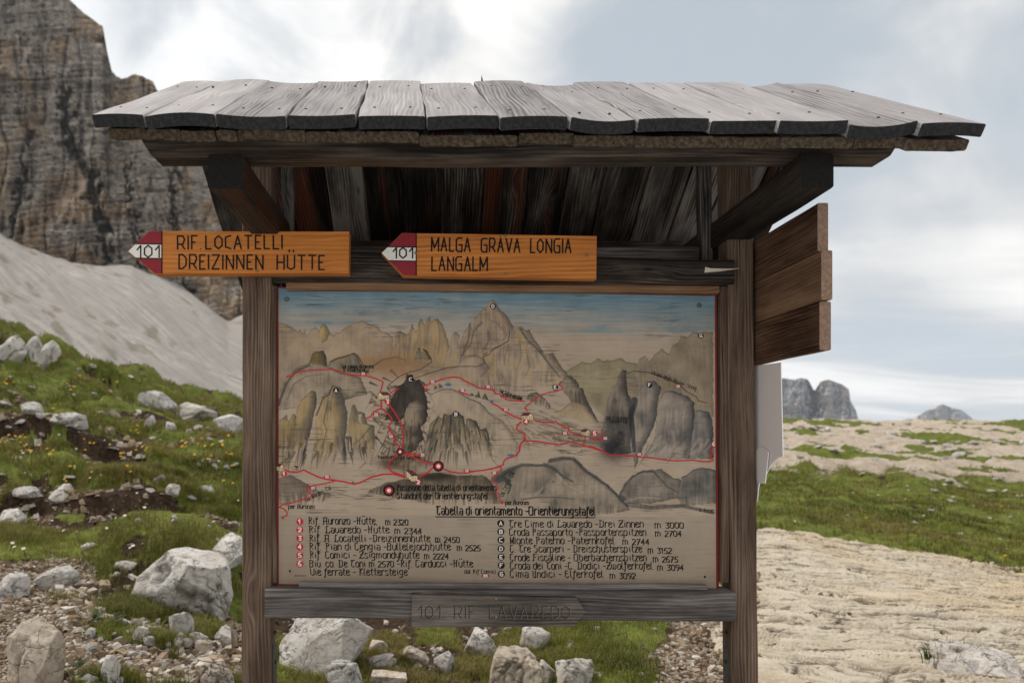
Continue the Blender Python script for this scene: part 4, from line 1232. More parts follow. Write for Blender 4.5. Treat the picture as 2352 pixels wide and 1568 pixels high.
for (s, x0, x1, y, cap, w) in (('dal Rif Comici', 1067, 1139, 1316, 9, 1.5), ('per Auronzo', 663, 722, 1167, 9, 1.7), ('per Auronzo', 1161, 1214, 1158, 9, 1.6),
                               ('Posizione della tabella di orientamento', 912, 1139, 1126, 13.5, 2.3), ('Standort der Orientierungstafel', 912, 1121, 1145, 13.5, 2.4)):
    ik.text(s, x0, x1, y, cap, w * 1.15)
ik.text('Tabella di orientamento -Orientierungstafel', 1003, 1367, 1181, 19, 3.6, yb1=1183)
Lines('underline', M['textink'], pln).path([(1001, 1186), (1366, 1188)], 2.2)
for (s, a, b, cap, w) in (('Val Marzon -Tal', (704, 1152), (762, 1122), 9, 1.5), ('Val Cengia -Tal', (1155, 1141), (1182, 1085), 9, 1.5), ('Val campo di dentro', (785, 846), (858, 846), 8, 1.7), ('& Innerfeldtal', (789, 853), (848, 855), 7, 1.5),
                          ('Val Sasso vecchio', (1147, 901), (1198, 918), 8, 1.4), ('Altensteintal', (1152, 910), (1197, 920), 7, 1.4), ('Val Fiscalina', (1391, 963), (1441, 964), 8, 1.6), ('Fischleintal', (1392, 970), (1441, 971), 7, 1.5),
                          ('Strada degli', (1494, 858), (1541, 875), 8, 1.4), ('Alpini -Steig', (1544, 877), (1598, 896), 8, 1.4), ('Paternsattel Forc. Lavaredo', (868, 1053), (965, 1053), 7, 1.4), ('B. Rosser', (1606, 1174), (1639, 1176), 8, 1.2)):
    ik.text(s, a[0], b[0], a[1], cap, w, yb1=b[1])
sp_ = Ink(pln)
for i in range(6):
    sp_.seg((678 + i * 4.5, 1321), (679.5 + i * 4.5, 1321), 2.2)
sp_.build('dotted_key', M['textink'], board_map)
for q in ((666, 1309), (1618, 1322)):
    Lines('nail_hole', M['ink'], pln).path([q, (q[0] + .6, q[1] + 3)], 4)
sp_ = Ink(pln)
sp_.path([(811, 1104), (811, 1111)], 1.2); sp_.path([(808, 1107.5), (815, 1107.5)], 1.2)
sp_.build('summit_cross', M['textink'], board_map)


def dotted(ink, pts, step, w):
    acc = 0
    for a, b in zip(pts[:-1], pts[1:]):
        L = math.hypot(b[0] - a[0], b[1] - a[1])
        s = acc
        while s < L:
            q = (a[0] + (b[0] - a[0]) * s / L, a[1] + (b[1] - a[1]) * s / L)
            ink.ring(q, w / 2, 6)
            s += step
        acc = s - L


def dotted_path(pts, step, w):
    dk = Ink(pln)
    dotted(dk, pts, step, w)
    dk.build('dotted_path', M['ink'], board_map)


dotted_path(c3((1500, 1050), (1560, 1050), (1620, 1020), (1660, 1000), (1740, 1005), (1800, 1040), (1900, 1100), (1980, 1130), (2060, 1220), (2140, 1250), (2240, 1240)), 3.4, 1.6)
dotted_path(c3((1530, 1060), (1570, 1140), (1545, 1190), (1575, 1210), (1530, 1240), (1525, 1290), (1460, 1320), (1480, 1370), (1445, 1430), (1475, 1480), (1380, 1540)), 3.4, 1.6)
dotted_path(c4((50, 375), (130, 410), (170, 460), (215, 515), (170, 570)), 3.2, 1.6)
dotted_path(c4((2060, 1130), (2080, 1180)), 3.2, 1.5)

# red routes
rk = Lines('route_line', M['map_red'], lambda x, y, l: pln(x, y, l + .0004))
W1 = 3.4
for q, w in ((c3((225, 890), (285, 890), (300, 865), (335, 850), (450, 833), (640, 828), (700, 840), (770, 870), (860, 882), (950, 885), (1040, 912), (1103, 942), (1080, 1028)), 3.0),
             (c3((1092, 1100), (1085, 1180), (1020, 1210), (1000, 1240), (995, 1255), (945, 1275)), 3.2), (c3((1085, 1180), (1145, 1225), (1180, 1270), (1182, 1310), (1150, 1350), (1180, 1400), (1215, 1440), (1200, 1480), (1250, 1530), (1262, 1560)), 3.2),
             (c3((1160, 1150), (1210, 1220), (1260, 1300), (1292, 1380), (1285, 1480), (1275, 1560)), 3.2), (c3((1170, 1045), (1210, 1015), (1245, 1003)), 3.2),
             (c3((1470, 978), (1540, 955), (1640, 915), (1740, 898), (1800, 902), (1860, 940), (1930, 970), (1970, 995), (2050, 1005), (2110, 1015), (2125, 1048), (2165, 1052)), 3.2), (c3((1480, 1003), (1530, 1012)), 2.6), (c3((1790, 1025), (1850, 1050), (1890, 1062)), 3),
             (c4((80, 1005), (110, 1045), (155, 1055), (165, 1080), (205, 1080), (200, 1100), (300, 1112), (370, 1116)), 3), (c4((70, 1130), (130, 1160), (190, 1205), (260, 1245), (345, 1282)), 3.4),
             (c4((400, 1208), (395, 1190), (378, 1180), (400, 1155), (510, 1065), (620, 1032), (690, 1018), (720, 1010), (715, 985), (690, 970), (705, 935)), 2.6),
             (c4((345, 1305), (310, 1335), (300, 1370), (340, 1395), (375, 1415), (382, 1450), (365, 1475), (330, 1520), (325, 1568)), 3.2), (c4((460, 1285), (520, 1305), (600, 1310), (660, 1300), (690, 1330), (720, 1335), (740, 1355), (775, 1355), (780, 1390), (840, 1420), (900, 1440)), 3),
             (c4((365, 1475), (480, 1480), (600, 1500), (700, 1513), (790, 1487), (860, 1500), (910, 1525), (1000, 1535), (1080, 1565)), 3.4), (c4((930, 1445), (910, 1525)), 2.4), (c4((965, 1445), (1000, 1460), (1020, 1475), (1055, 1475), (1078, 1440), (1078, 1370)), 2.6),
             (c6((960, 150), (1050, 170), (1120, 195), (1230, 240), (1480, 248), (1530, 262), (1600, 262), (1750, 285), (1850, 292), (2000, 285), (2100, 298), (2160, 300), (2195, 285), (2160, 245), (2195, 225), (2175, 190), (2195, 160)), 3.0),
             (c6((390, 97), (355, 130), (345, 200), (320, 235), (290, 250), (220, 270), (195, 300), (190, 330), (130, 355), (0, 382), (-120, 393)), 3.4), (c6((165, 345), (175, 380), (120, 420), (90, 450), (85, 475), (130, 520), (145, 550), (115, 590), (150, 610), (145, 640), (180, 695)), 2.6),
             (c5((1740, 370), (1800, 395), (1880, 408), (1960, 408), (2040, 390), (2200, 370), (2274, 340)), 3.2), (c5((1350, 215), (1440, 225), (1540, 242)), 3), (c5((1360, 225), (1480, 270), (1560, 310), (1640, 325)), 3.4), (c5((1290, 240), (1230, 290), (1205, 350), (1240, 395), (1370, 440)), 3.4), (c5((1500, 450), (1590, 400), (1635, 355)), 3.4),
             (c5((220, 375), (260, 395), (340, 398), (400, 378), (450, 405), (540, 445), (620, 468), (700, 478), (790, 492), (880, 515), (940, 500), (1040, 450), (1150, 420), (1260, 418), (1370, 450)), 3.6),
             (c5((690, 485), (600, 510), (500, 525), (440, 540), (425, 575), (480, 620), (460, 645), (400, 655), (300, 690), (200, 710), (165, 735), (210, 750), (240, 780), (240, 810), (195, 835)), 2.8),
             (c5((215, 822), (188, 834), (205, 848)), 2.6), (c6((165, 690), (180, 700), (190, 680)), 2.6)):
    rk.path(q, w * .95)

# waymark tags, huts, lettered discs
def lay(k): return Ink(lambda x, y, l: pln(x, y, l + k))


for (x, y) in c3((922, 866), (1040, 1238), (1175, 1437), (1553, 940), (1825, 1018), (2060, 986)) + c4((205, 1193), (742, 1406), (1110, 1454), (1772, 980)) + c5((622, 446), (488, 551), (1537, 235), (1960, 386), (2222, 406)) + c6((1490, 229),) + [(1115, 1321)]:
    k = 1.25 if y > 1300 else 1
    rt, wt, bt = lay(.0008), lay(.0012), lay(.0016)
    rt.quad([(x - 7 * k, y - 2.6), (x - 7 * k, y + 2.6), (x + 7 * k, y + 2.6), (x + 7 * k, y - 2.6)])
    wt.quad([(x - 3.6 * k, y - 2.8), (x - 3.6 * k, y + 2.8), (x + 3.6 * k, y + 2.8), (x + 3.6 * k, y - 2.8)])
    for i in (-1.8, 0, 1.8):
        bt.seg((x + i * k, y - 1.3), (x + i * k, y + 1.3), .8)
    tg = rt.build('waymark_tag', M['map_red'], board_map)
    wt.build('tag_centre', M['map_white'], tg); bt.build('tag_number', M['ink'], tg)


def lettered(red, x, y, r, ch, tri=False):
    dsc, wl = lay(.0008), lay(.0012)
    if tri: dsc.quad([(x, y - 6), (x - 6, y + 6), (x + 7, y + 6)])
    else: dsc.ring((x, y), r, 18)
    hgt = r * 1.05
    big = 8.0 if ch.isalpha() else 5.4
    wl.text(ch, x - r * .38, x + r * .38, y + hgt * .5, hgt, 1.9, PLP if ch in PLP and ch not in '1' else GLP, (1, 1) if not ch.isalpha() else None, None, 0, 1.5, big)
    o = dsc.build('number_disc' if red else 'letter_disc', M['map_red'] if red else M['ink'], board_map)
    wl.build('disc_lettering', M['map_white'], o)


for ch, x, y in (('A', 772, 897), ('B', 1047, 951), ('C', 943, 871), ('D', 1132, 704), ('E', 1275, 889), ('F', 1491, 884), ('G', 1609, 771)):
    lettered(False, x, y, 6.8, ch)
for i, (ch, y) in enumerate(zip('ABCDEFG', (1201, 1220, 1239, 1259, 1278, 1297, 1317))):
    lettered(False, 1150 + i * .25, y, 8, ch)
for ch, x, y, r in (('1', 653, 1088, 6.5), ('2', 961, 1107, 6.5), ('3', 890, 922, 6.8), ('4', 1208, 968, 7), ('5', 1365, 995, 7)):
    lettered(True, x, y, r, ch)
for ch, y in zip('123456', (1197, 1216, 1235, 1255, 1274, 1294)):
    lettered(True, 689, y, 8, ch)
lettered(True, 1638, 1020, 5.5, '6', True)
for (x, y, r) in ((919, 1037, 8.5), (1007, 1070, 12.2), (893.5, 1125.5, 13.2)):
    bk, rf, wl = lay(.0010), lay(.0014), lay(.0018)
    bk.ring((x, y), r, 24)
    rf.ring((x, y), r * .66, 20)
    wl.ring((x, y), r * .36, 16)
    o = bk.build('position_mark', M['ink'], board_map)
    rf.build('target_ring', M['map_red'], o); wl.build('target_centre', M['map_white'], o)

MAROON = plain('map_maroon_paint', (.13, .03, .028), .5)


def hut_parts(walls, roofs, lines_, dots):
    cr, rf, wn = lay(.0010), lay(.0014), lay(.0018)
    for w in walls: cr.quad(w)
    for w in roofs: rf.quad(w)
    for w, s in lines_: wn.path(w, s)
    for a, b_, s in dots: wn.seg(a, b_, s)
    o = cr.build('painted_hut', M['map_cream'], board_map)
    rf.build('roof', MAROON, o); wn.build('outline', M['ink'], o)


def hut(x, y, w, h, flip=False):
    """a small painted hut: cream gable and long wall, dark red roof"""
    s = -1 if flip else 1
    q = lambda a, b: (x + s * a * w, y + b * h)
    hut_parts([[q(-.45, -.1), q(-.45, .5), q(-.05, .5), q(-.05, -.1), q(-.25, -.5)], [q(-.05, -.1), q(-.05, .5), q(.5, .42), q(.5, -.1)]],
              [[q(-.27, -.55), q(-.02, -.05), q(.58, -.1), q(.36, -.5)]], [([q(-.5, -.05), q(-.26, -.58), q(.36, -.55), q(.6, -.08)], .9)],
              [(q(a, b), q(a, b + .06), 1.6) for a in (-.36, -.16, .08, .24, .4) for b in (.08, .3)])


hut(643.5, 1073, 18, 15, True); hut(679, 1075, 12, 9); hut(880, 909, 27, 15); hut(1212, 956, 26, 14, True); hut(1345, 993, 19, 13, True)
hut_parts([[(934, 1082), (936, 1098), (947, 1106), (945, 1090)], [(947, 1093), (947, 1105), (959, 1104), (958, 1092)]], [[(933, 1078), (946, 1092), (960, 1091), (947, 1079)]],
          [([(932, 1077), (946, 1092), (961, 1091)], 1.2), ([(936, 1098), (947, 1106), (959, 1104)], 1.0)],
          [(a, (a[0], a[1] + .8), 2.0) for a in ((938, 1089), (942, 1093), (938, 1096), (942, 1100), (950, 1096), (955, 1096), (950, 1101), (955, 1101))])
for c, rx, ry in ((c3((1695, 965))[0], 7, 4), (c3((2090, 1118))[0], 5, 2.6), (c6((265, 238))[0], 7.5, 3)):
    bl_ = lay(.0004)
    bl_.quad([(c[0] + rx * math.cos(-a * .5236), c[1] + ry * math.sin(-a * .5236)) for a in range(12)])
    bl_.build('painted_lake', M['map_blue'], board_map)
for q in ((658.5, 687), (1606, 701)):
    disc('screw', P(*q, DM - .004), .0085, M['metal'], board_map, 12, .003)
# ------------------------------------------------------------------ terrain
COLS = {
    -1600: [(1700, 2.4), (1500, 3.2), (1250, 5), (1050, 8), (850, 14), (650, 22), (520, 32), (640, 50), (820, 90), (930, 200), (960, 600)],
    -500: [(1640, 2.8), (1440, 3.8), (1280, 5), (1120, 8), (960, 12), (800, 18), (690, 26), (760, 40), (880, 80), (960, 200), (980, 600)],
    0: [(1568, 3.2), (1450, 3.9), (1350, 4.7), (1290, 5.4), (1190, 7.3), (1060, 11), (930, 17), (792, 25), (900, 38), (990, 80), (1010, 200), (1005, 600)],
    130: [(1568, 3.3), (1450, 4.0), (1360, 4.8), (1295, 5.6), (1190, 7.6), (1070, 11), (950, 17), (832, 25), (920, 38), (990, 80), (1010, 200), (1005, 600)],
    300: [(1568, 3.5), (1460, 4.2), (1395, 4.9), (1290, 5.5), (1235, 6.3), (1170, 8), (1075, 12), (970, 18), (888, 26), (950, 38), (1000, 80), (1010, 200), (1005, 600)],
    470: [(1568, 3.7), (1470, 4.4), (1405, 5.0), (1290, 5.6), (1235, 6.3), (1170, 8.2), (1090, 12), (1010, 18), (938, 27), (980, 40), (1010, 80), (1015, 200), (1005, 600)],
    560: [(1568, 3.8), (1480, 4.5), (1410, 5.2), (1310, 5.9), (1240, 6.8), (1170, 8.6), (1095, 12), (1030, 18), (974, 28), (1000, 40), (1015, 80), (1015, 200), (1005, 600)],
    800: [(1568, 4.0), (1490, 4.8), (1430, 5.6), (1290, 7.5), (1150, 12), (1080, 18), (1010, 30), (1010, 45), (1015, 80), (1015, 200), (1005, 600)],
    1200: [(1568, 4.1), (1490, 4.9), (1435, 5.6), (1300, 7.6), (1150, 12.5), (1085, 20), (1040, 32), (1000, 60), (984, 85), (1005, 130), (1010, 200), (1005, 600)],
    1600: [(1568, 4.0), (1490, 4.8), (1420, 5.6), (1300, 7.6), (1200, 11), (1120, 18), (1065, 30), (1010, 55), (968, 85), (1005, 130), (1010, 200), (1005, 600)],
    1760: [(1568, 3.9), (1450, 5.0), (1330, 7.2), (1212, 11), (1180, 13.5), (1110, 21), (1063, 31), (1020, 50), (985, 70), (966, 85), (1005, 130), (1010, 200), (1005, 600)],
    2060: [(1568, 3.9), (1450, 5.0), (1345, 7.2), (1262, 10), (1200, 14), (1115, 23), (1065, 34), (1020, 52), (985, 73), (968, 88), (1005, 130), (1010, 200), (1005, 600)],
    2352: [(1568, 3.9), (1450, 5.0), (1370, 7.0), (1312, 9.4), (1250, 12.5), (1140, 22), (1066, 36), (1020, 55), (985, 75), (968, 90), (1005, 130), (1010, 200), (1005, 600)],
    3200: [(1580, 3.7), (1450, 5.0), (1370, 7.0), (1320, 9.4), (1250, 12.5), (1140, 22), (1066, 36), (1020, 55), (985, 75), (970, 90), (1005, 130), (1010, 200), (1005, 600)],
    4600: [(1600, 3.5), (1450, 5.0), (1370, 7.0), (1320, 9.4), (1250, 12.5), (1140, 22), (1066, 36), (1020, 55), (985, 75), (970, 90), (1005, 130), (1010, 200), (1005, 600)],
}
_ck = sorted(COLS)
LD = np.linspace(math.log(1.5), math.log(600), 700)
_tab = []
for k in _ck:
    dd = np.array([d for _, d in COLS[k]])
    zz = np.array([EYE + (CY - y) / F * d for y, d in COLS[k]])
    _tab.append(np.interp(LD, np.log(dd), zz))
_tab = np.array(_tab)
for _ in range(10):                                       # round off the kinks
    _tab[:, 1:-1] = _tab[:, 1:-1] * .5 + (_tab[:, :-2] + _tab[:, 2:]) * .25
_ckA = np.array(_ck, float)


def zbase(px, d):
    px = np.clip(np.asarray(px, float), _ckA[0], _ckA[-1])
    ld = np.clip(np.log(np.maximum(d, 1.5)), LD[0], LD[-1])
    j = np.clip(np.searchsorted(_ckA, px) - 1, 0, len(_ck) - 2)
    f = (px - _ckA[j]) / (_ckA[j + 1] - _ckA[j])
    f = f * f * (3 - 2 * f)
    q = (ld - LD[0]) / (LD[-1] - LD[0]) * (len(LD) - 1)
    i = np.clip(q.astype(int), 0, len(LD) - 2)
    g = q - i
    a = _tab[j, i] * (1 - g) + _tab[j, i + 1] * g
    b = _tab[j + 1, i] * (1 - g) + _tab[j + 1, i + 1] * g
    return a * (1 - f) + b * f


def slab_edge(px):
    """depth at which the bare limestone sheet on the right gives way to turf"""
    return np.interp(px, [1500, 1700, 1760, 2060, 2352, 3200], [9.5, 10.6, 11.0, 10.0, 9.4, 9.2])


def slab_mask(px, x, d):
    w = (fbm(x * 1.1, d * .8, 61, 3) - .5)
    left = sstep(0, 60, px - 1640 - w * 160 - np.clip(4.9 - d, 0, 2) * 20)
    far = 1 - sstep(-.35, .35, d - slab_edge(px) - w * 1.6)
    return left * far


def masks(px, x, d):
    """grass, stone amounts by place"""
    px, x, d = (np.asarray(v, float) for v in (px, x, d))
    n = fbm(x * .9, d * .7, 41, 4)
    n2 = fbm(x * 2.6, d * 2.2, 44, 3)
    nf = fbm(x * .17, d * .17, 47, 4)
    nr = fbm(x * .6, d * .25, 49, 3)
    g = sstep(.40, .48, n * .7 + n2 * .3 + .03)
    py = CY - (zbase(px, d) - EYE) / d * F
    e = (n2 - .5)
    s1 = fbm(x * .5, d * .85, 171, 3)
    sc = sstep(.46, .475, s1) * (1 - sstep(.485, .50, s1)) * (1 - sstep(500, 900, px)) * sstep(5.2, 6.5, d)
    g = g * (1 - sc * sstep(.48, .54, n2))
    # the trodden path at lower left and the scattered stones under the mound
    path = (1 - sstep(150, 260, px + e * 200)) * sstep(1275, 1320, py + e * 60)
    front = sstep(1440, 1485, py + e * 90) * (1 - sstep(540, 640, px + e * 60))
    under = sstep(600, 660, px) * (1 - sstep(1560, 1700, px)) * sstep(1380, 1410, py)
    g = g * (1 - under) + under * sstep(.40, .52, n2 * .6 + n * .4 + .03 * (px > 1150) + .02)
    track = sstep(1470, 1540, px + e * 120 + (py - 1500) * .35) * (1 - sstep(1720, 1760, px)) * sstep(1330, 1380, py)
    sl = slab_mask(px, x, d)
    plat = sstep(20, 27, d + (nf - .5) * 16 + (nr - .5) * 10) * sstep(900, 1200, px)
    meadow = sstep(1500, 1700, px) * sstep(9, 11, d) * (1 - plat)
    g = g * (1 - meadow) + meadow * sstep(.22, .34, n)
    g = np.where(plat > 0, g * (1 - plat) + plat * sstep(.53, .58, nf * .55 + nr * .45), g)
    stone = np.maximum.reduce([path, front * .75, track, sl, plat * 1.0])
    bank = sstep(1408, 1425, py + e * 70) * (1 - sstep(540, 640, px + e * 60)) * sstep(180, 240, px)
    g = g * (1 - np.maximum.reduce([path, front * (n2 < .60), bank * (n2 < .58), track, sl]))
    stone = np.where(g > .5, stone * .2, stone)
    return np.clip(g, 0, 1), np.clip(stone, 0, 1), plat


def zground(px, d):
    px, d = np.asarray(px, float), np.asarray(d, float)
    x = (px - CX) / F * d
    g, s, plat = masks(px, x, d)
    k = np.clip(d / 6, .8, 3.5)
    z = zbase(px, d)
    hum = (fbm(x * .55, d * .55, 71, 3) - .5) * .32 * k
    left = 1 - sstep(800, 1500, px)
    s1 = fbm(x * .5, d * .85, 171, 3)
    z = z + .17 * k * sstep(.47, .53, s1) * (1 - sstep(500, 900, px)) * sstep(5.2, 6.5, d)
    z = z + .20 * np.exp(-((px - 385) / 150) ** 2 - ((d - 5.75) / .62) ** 2)
    z = z + hum * (.45 + .55 * left) * np.clip(d / 5, .5, 1.2) * (1 - .5 * plat)
    z = z + (fbm(x * 2.2, d * 2.0, 72, 3) - .5) * .10 * np.minimum(k, 2)
    z = z + (fbm(x * 8, d * 8, 73, 2) - .5) * .03
    z = z + g * .05 * np.minimum(k, 1.6)
    z = z + plat * ((ridge(x * .22, d * .3, 76, 3) - .6) * .9 + (fbm(x * .9, d * .8, 78, 4) - .5) * .5)
    sl = slab_mask(px, x, d)
    return z - sl * .10


pxs = np.concatenate([np.linspace(-1600, -80, 50)[:-1], np.arange(-80, 2440, 6.5), np.linspace(2440, 4600, 60)])
ds = np.concatenate([np.geomspace(1.5, 2.9, 14)[:-1], np.geomspace(2.9, 95, 440)[:-1], np.geomspace(95, 600, 40)])
PX, D = np.meshgrid(pxs, ds)
XX = (PX - CX) / F * D
ZZ = zground(PX, D)
g_, s_, pl_ = masks(PX, XX, D)
V = np.stack([XX, D, ZZ], -1).reshape(-1, 3)
mc = np.stack([g_, s_, pl_], -1).reshape(-1, 3)


def ground_mat():
    m, t = material('alpine_ground')
    mk = t.attr('tint')
    sp = t.n('ShaderNodeSeparateColor')
    t.put(sp.inputs[0], mk)
    g, s, pl = sp.outputs[0], sp.outputs[1], sp.outputs[2]
    co = t.n('ShaderNodeTexCoord').outputs['Object']
    n1 = t.noise(co, 3.2, 5, .6)
    n2 = t.noise(co, 22, 4, .6)
    n3 = t.noise(co, .45, 4, .6)
    soil = t.ramp(n2, [(.3, (.014, .009, .006)), (.6, (.055, .034, .021)), (.8, (.14, .10, .07))])
    vd = t.voro(co, 34, 'F1')
    vc = t.voro(co, 34, 'F1', 'Color')
    ve = t.voro(co, 34, 'DISTANCE_TO_EDGE')
    peb = t.ramp(t.sep(vc)[0], [(.0, (.07, .047, .030)), (.35, (.19, .135, .088)), (.75, (.33, .25, .175)), (1, (.48, .40, .31))])
    peb = t.mix(t.rng(ve, .0, .10, 1, 0), peb, (.075, .052, .035))
    stone = t.ramp(t.m('ADD', t.m('MULTIPLY', n1, .5), t.m('MULTIPLY', t.noise(co, 1.3, 6, .65), .5)), [(.28, (.20, .16, .12)), (.42, (.44, .36, .275)), (.55, (.58, .49, .39)), (.8, (.68, .59, .49))])
    stone = t.mix(pl, peb, stone)
    grass = t.ramp(t.m('ADD', t.m('MULTIPLY', n1, .55), t.m('MULTIPLY', n2, .45)), [(.28, (.016, .017, .006)), (.40, (.062, .075, .016)), (.54, (.135, .152, .03)), (.7, (.21, .19, .055)), (.85, (.25, .195, .09))])
    far = t.ramp(n3, [(.3, (.75, .85, .7)), (.6, (1.05, 1.05, 1.0)), (.8, (1.3, 1.2, 1.2))])
    grass = t.mix(.6, grass, t.mix(1.0, grass, far, 'MULTIPLY'))
    gm = t.rng(t.m('ADD', g, t.m('MULTIPLY', t.m('SUBTRACT', n2, .5), .7)), .35, .6)
    sm = t.rng(t.m('ADD', s, t.m('MULTIPLY', t.m('SUBTRACT', n2, .5), .7)), .35, .6)
    col = t.mix(sm, soil, stone)
    col = t.mix(gm, col, grass)
    h = t.m('ADD', t.m('MULTIPLY', n2, .6), t.m('MULTIPLY', t.rng(ve, 0, .15), t.m('MULTIPLY', sm, .5)))
    t.out(col, .95, t.bump(h, .8, .03), .1)
    return m


ground = fast_mesh('ground', V, grid_quads(*PX.shape), ground_mat(), mc)
tag(ground, kind='structure')

# ---- limestone sheet on the right
pxs2 = np.arange(1560, 2900, 2.6)
ds2 = np.geomspace(3.3, 12.6, 430)
PX2, D2 = np.meshgrid(pxs2, ds2)
X2 = (PX2 - CX) / F * D2
sm_ = slab_mask(PX2, X2, D2)
al, ac = X2 * .93 + D2 * .36 * -1, X2 * .36 + D2 * .93       # beds run across the view, dipping to the right
wv = (fbm(al * 1.2, ac * 1.2, 91, 3) - .5)
q = ac * 3.4 + wv * 3.2
st = np.floor(q) + sstep(.55, 1.0, q - np.floor(q))
bed = (q - st) * .075
rg = ridge(al * 1.5, ac * 6.5 + wv * 6, 92, 3)
rg2 = ridge(al * 4.5 + 3, ac * 15 + wv * 12, 94, 2)
hz = fbm(al * .5, ac * .7, 95, 3)
rg3 = ridge(al * 2.6 + 9, ac * 24 + wv * 16, 99, 3)
cut_ = sstep(.40, .60, fbm(al * 1.1, ac * 2.4, 98, 3))
Z2 = zbase(PX2, D2) + (fbm(X2 * .55, D2 * .55, 71, 3) - .5) * .10 + .02 + bed * .55 - sstep(.90, .985, rg) * .030 * cut_ - sstep(.86, .97, rg2) * .016 * cut_ - sstep(.82, .96, rg3) * .010 + (hz - .5) * .05
Z2 += (fbm(al * 6, ac * 16, 96, 4) - .5) * .030
Z2 -= (1 - sstep(.15, .8, sm_)) * .30
crk = np.clip((sstep(.91, .985, rg) * .9 + sstep(.90, .98, rg2) * .8) * cut_ + sstep(.90, .97, rg3) * .55, 0, 1)
warmv = fbm(X2 * .5 + 4, D2 * .4, 97, 3)


def slab_mat():
    m, t = material('limestone_sheet')
    sp = t.n('ShaderNodeSeparateColor')
    t.put(sp.inputs[0], t.attr('tint'))
    ck, wm, hh = sp.outputs
    co = t.n('ShaderNodeTexCoord').outputs['Object']
    mp = t.n('ShaderNodeMapping')
    t.put(mp.inputs[0], co)
    mp.inputs['Rotation'].default_value = (0, 0, .37)
    mp.inputs['Scale'].default_value = (1.7, 5.2, 5)
    n1 = t.noise(mp.outputs[0], 1.0, 6, .65, .4)
    n2 = t.noise(co, 45, 4, .65)
    col = t.mix(t.rng(wm, .4, .62), (.55, .48, .38), (.57, .45, .30))
    col = t.mix(t.rng(n1, .3, .62), (.38, .31, .22), col)
    col = t.mix(t.rng(n2, .5, .75), col, (.66, .58, .46))
    dsh = t.noise(t.vm('MULTIPLY', mp.outputs[0], (1.6, 2.3, 1)), 1.0, 4, .6)
    dsh = t.rng(dsh, .60, .66)
    col = t.mix(t.m('MULTIPLY', dsh, .7), col, (.10, .075, .052))
    col = t.mix(t.m('MULTIPLY', ck, .85), col, (.055, .042, .032))
    t.out(col, .9, t.bump(t.m('SUBTRACT', t.m('ADD', n1, t.m('MULTIPLY', n2, .4)), t.m('MULTIPLY', dsh, .6)), .9, .03), .15)
    return m


slab = fast_mesh('rock_sheet', np.stack([X2, D2, Z2], -1).reshape(-1, 3), grid_quads(*PX2.shape), slab_mat(), np.stack([crk, warmv, hz], -1).reshape(-1, 3))
tag(slab, kind='structure')


# ---- scree
SC = {-900: [(900, 42), (600, 100), (440, 180), (300, 320), (250, 380)], -400: [(900, 42), (680, 100), (540, 180), (420, 310), (380, 370)], 0: [(960, 42), (770, 90), (650, 180), (537, 300), (495, 350)], 160: [(980, 42), (830, 95), (715, 185), (606, 308), (570, 360)],
      300: [(1000, 42), (880, 98), (765, 190), (604, 310), (560, 360)], 430: [(1010, 42), (925, 100), (815, 190), (672, 318), (640, 370)], 525: [(1020, 45), (955, 105), (862, 190), (724, 325), (690, 370)], 600: [(1025, 45), (975, 110), (870, 200), (690, 325), (640, 370)],
      900: [(1040, 45), (1005, 120), (930, 230), (800, 340), (760, 400)], 1300: [(1050, 50), (1030, 130), (990, 250), (930, 380), (900, 430)]}
sk = sorted(SC)
tt = np.linspace(0, 1, 260)
sd = 42 * (430 / 42.0) ** tt
tb = np.array([np.interp(np.log(sd), [math.log(d) for _, d in SC[k]], [EYE + (CY - y) / F * d for y, d in SC[k]]) for k in sk])
spx = np.linspace(-900, 1300, 420)
jj = np.clip(np.searchsorted(sk, spx) - 1, 0, len(sk) - 2)
ff = (spx - np.array(sk)[jj]) / (np.array(sk)[jj + 1] - np.array(sk)[jj])
zs = tb[jj].T * (1 - ff) + tb[jj + 1].T * ff
SPX, SD = np.meshgrid(spx, sd)
SX = (SPX - CX) / F * SD
fall = SX * .82 + SD * .57                                   # across the fall line
along = -SX * .57 + SD * .82
zs = zs + (fbm(fall * .05, along * .006, 101, 4) - .5) * 5 * sstep(60, 160, SD) + (fbm(SX * .4, SD * .4, 103, 3) - .5) * .8
veg = sstep(.62, .70, fbm(fall * .30, along * .055, 105, 4)) * sstep(.45, .6, fbm(fall * .03, along * .03, 106, 2))
tone = fbm(fall * .10, along * .018, 107, 4)


def scree_mat():
    m, t = material('pale_scree')
    sp = t.n('ShaderNodeSeparateColor')
    t.put(sp.inputs[0], t.attr('tint'))
    co = t.n('ShaderNodeTexCoord').outputs['Object']
    n = t.noise(co, 1.5, 5, .7)
    col = t.mix(t.rng(sp.outputs[1], .35, .65), (.36, .325, .298), (.47, .43, .398))
    col = t.mix(t.rng(n, .3, .7), tuple(c for c in (.36, .328, .295)), col)
    cx_, cy_, cz_ = t.sep(co)
    acr = t.m('MULTIPLY', t.m('ADD', cx_, cy_), .36)
    alo = t.m('MULTIPLY', t.m('SUBTRACT', cx_, cy_), .022)
    st = t.noise(t.xyz(acr, alo), 1.0, 5, .65)
    col = t.mix(t.rng(st, .38, .62), tuple(c * .70 for c in (.43, .395, .36)), col)
    spk = t.noise(co, 3.2, 3, .7)
    col = t.mix(t.m('MULTIPLY', t.rng(spk, .55, .68), .6), col, (.20, .18, .155))
    col = t.mix(t.m('MULTIPLY', sp.outputs[0], .6), col, (.15, .13, .08))
    t.out(col, .95, t.bump(n, .5, .5), .1)
    return m


scree = fast_mesh('scree_slope', np.stack([SX, SD, zs], -1).reshape(-1, 3), grid_quads(*SPX.shape), scree_mat(), np.stack([veg, tone, tone], -1).reshape(-1, 3))
tag(scree, kind='structure')


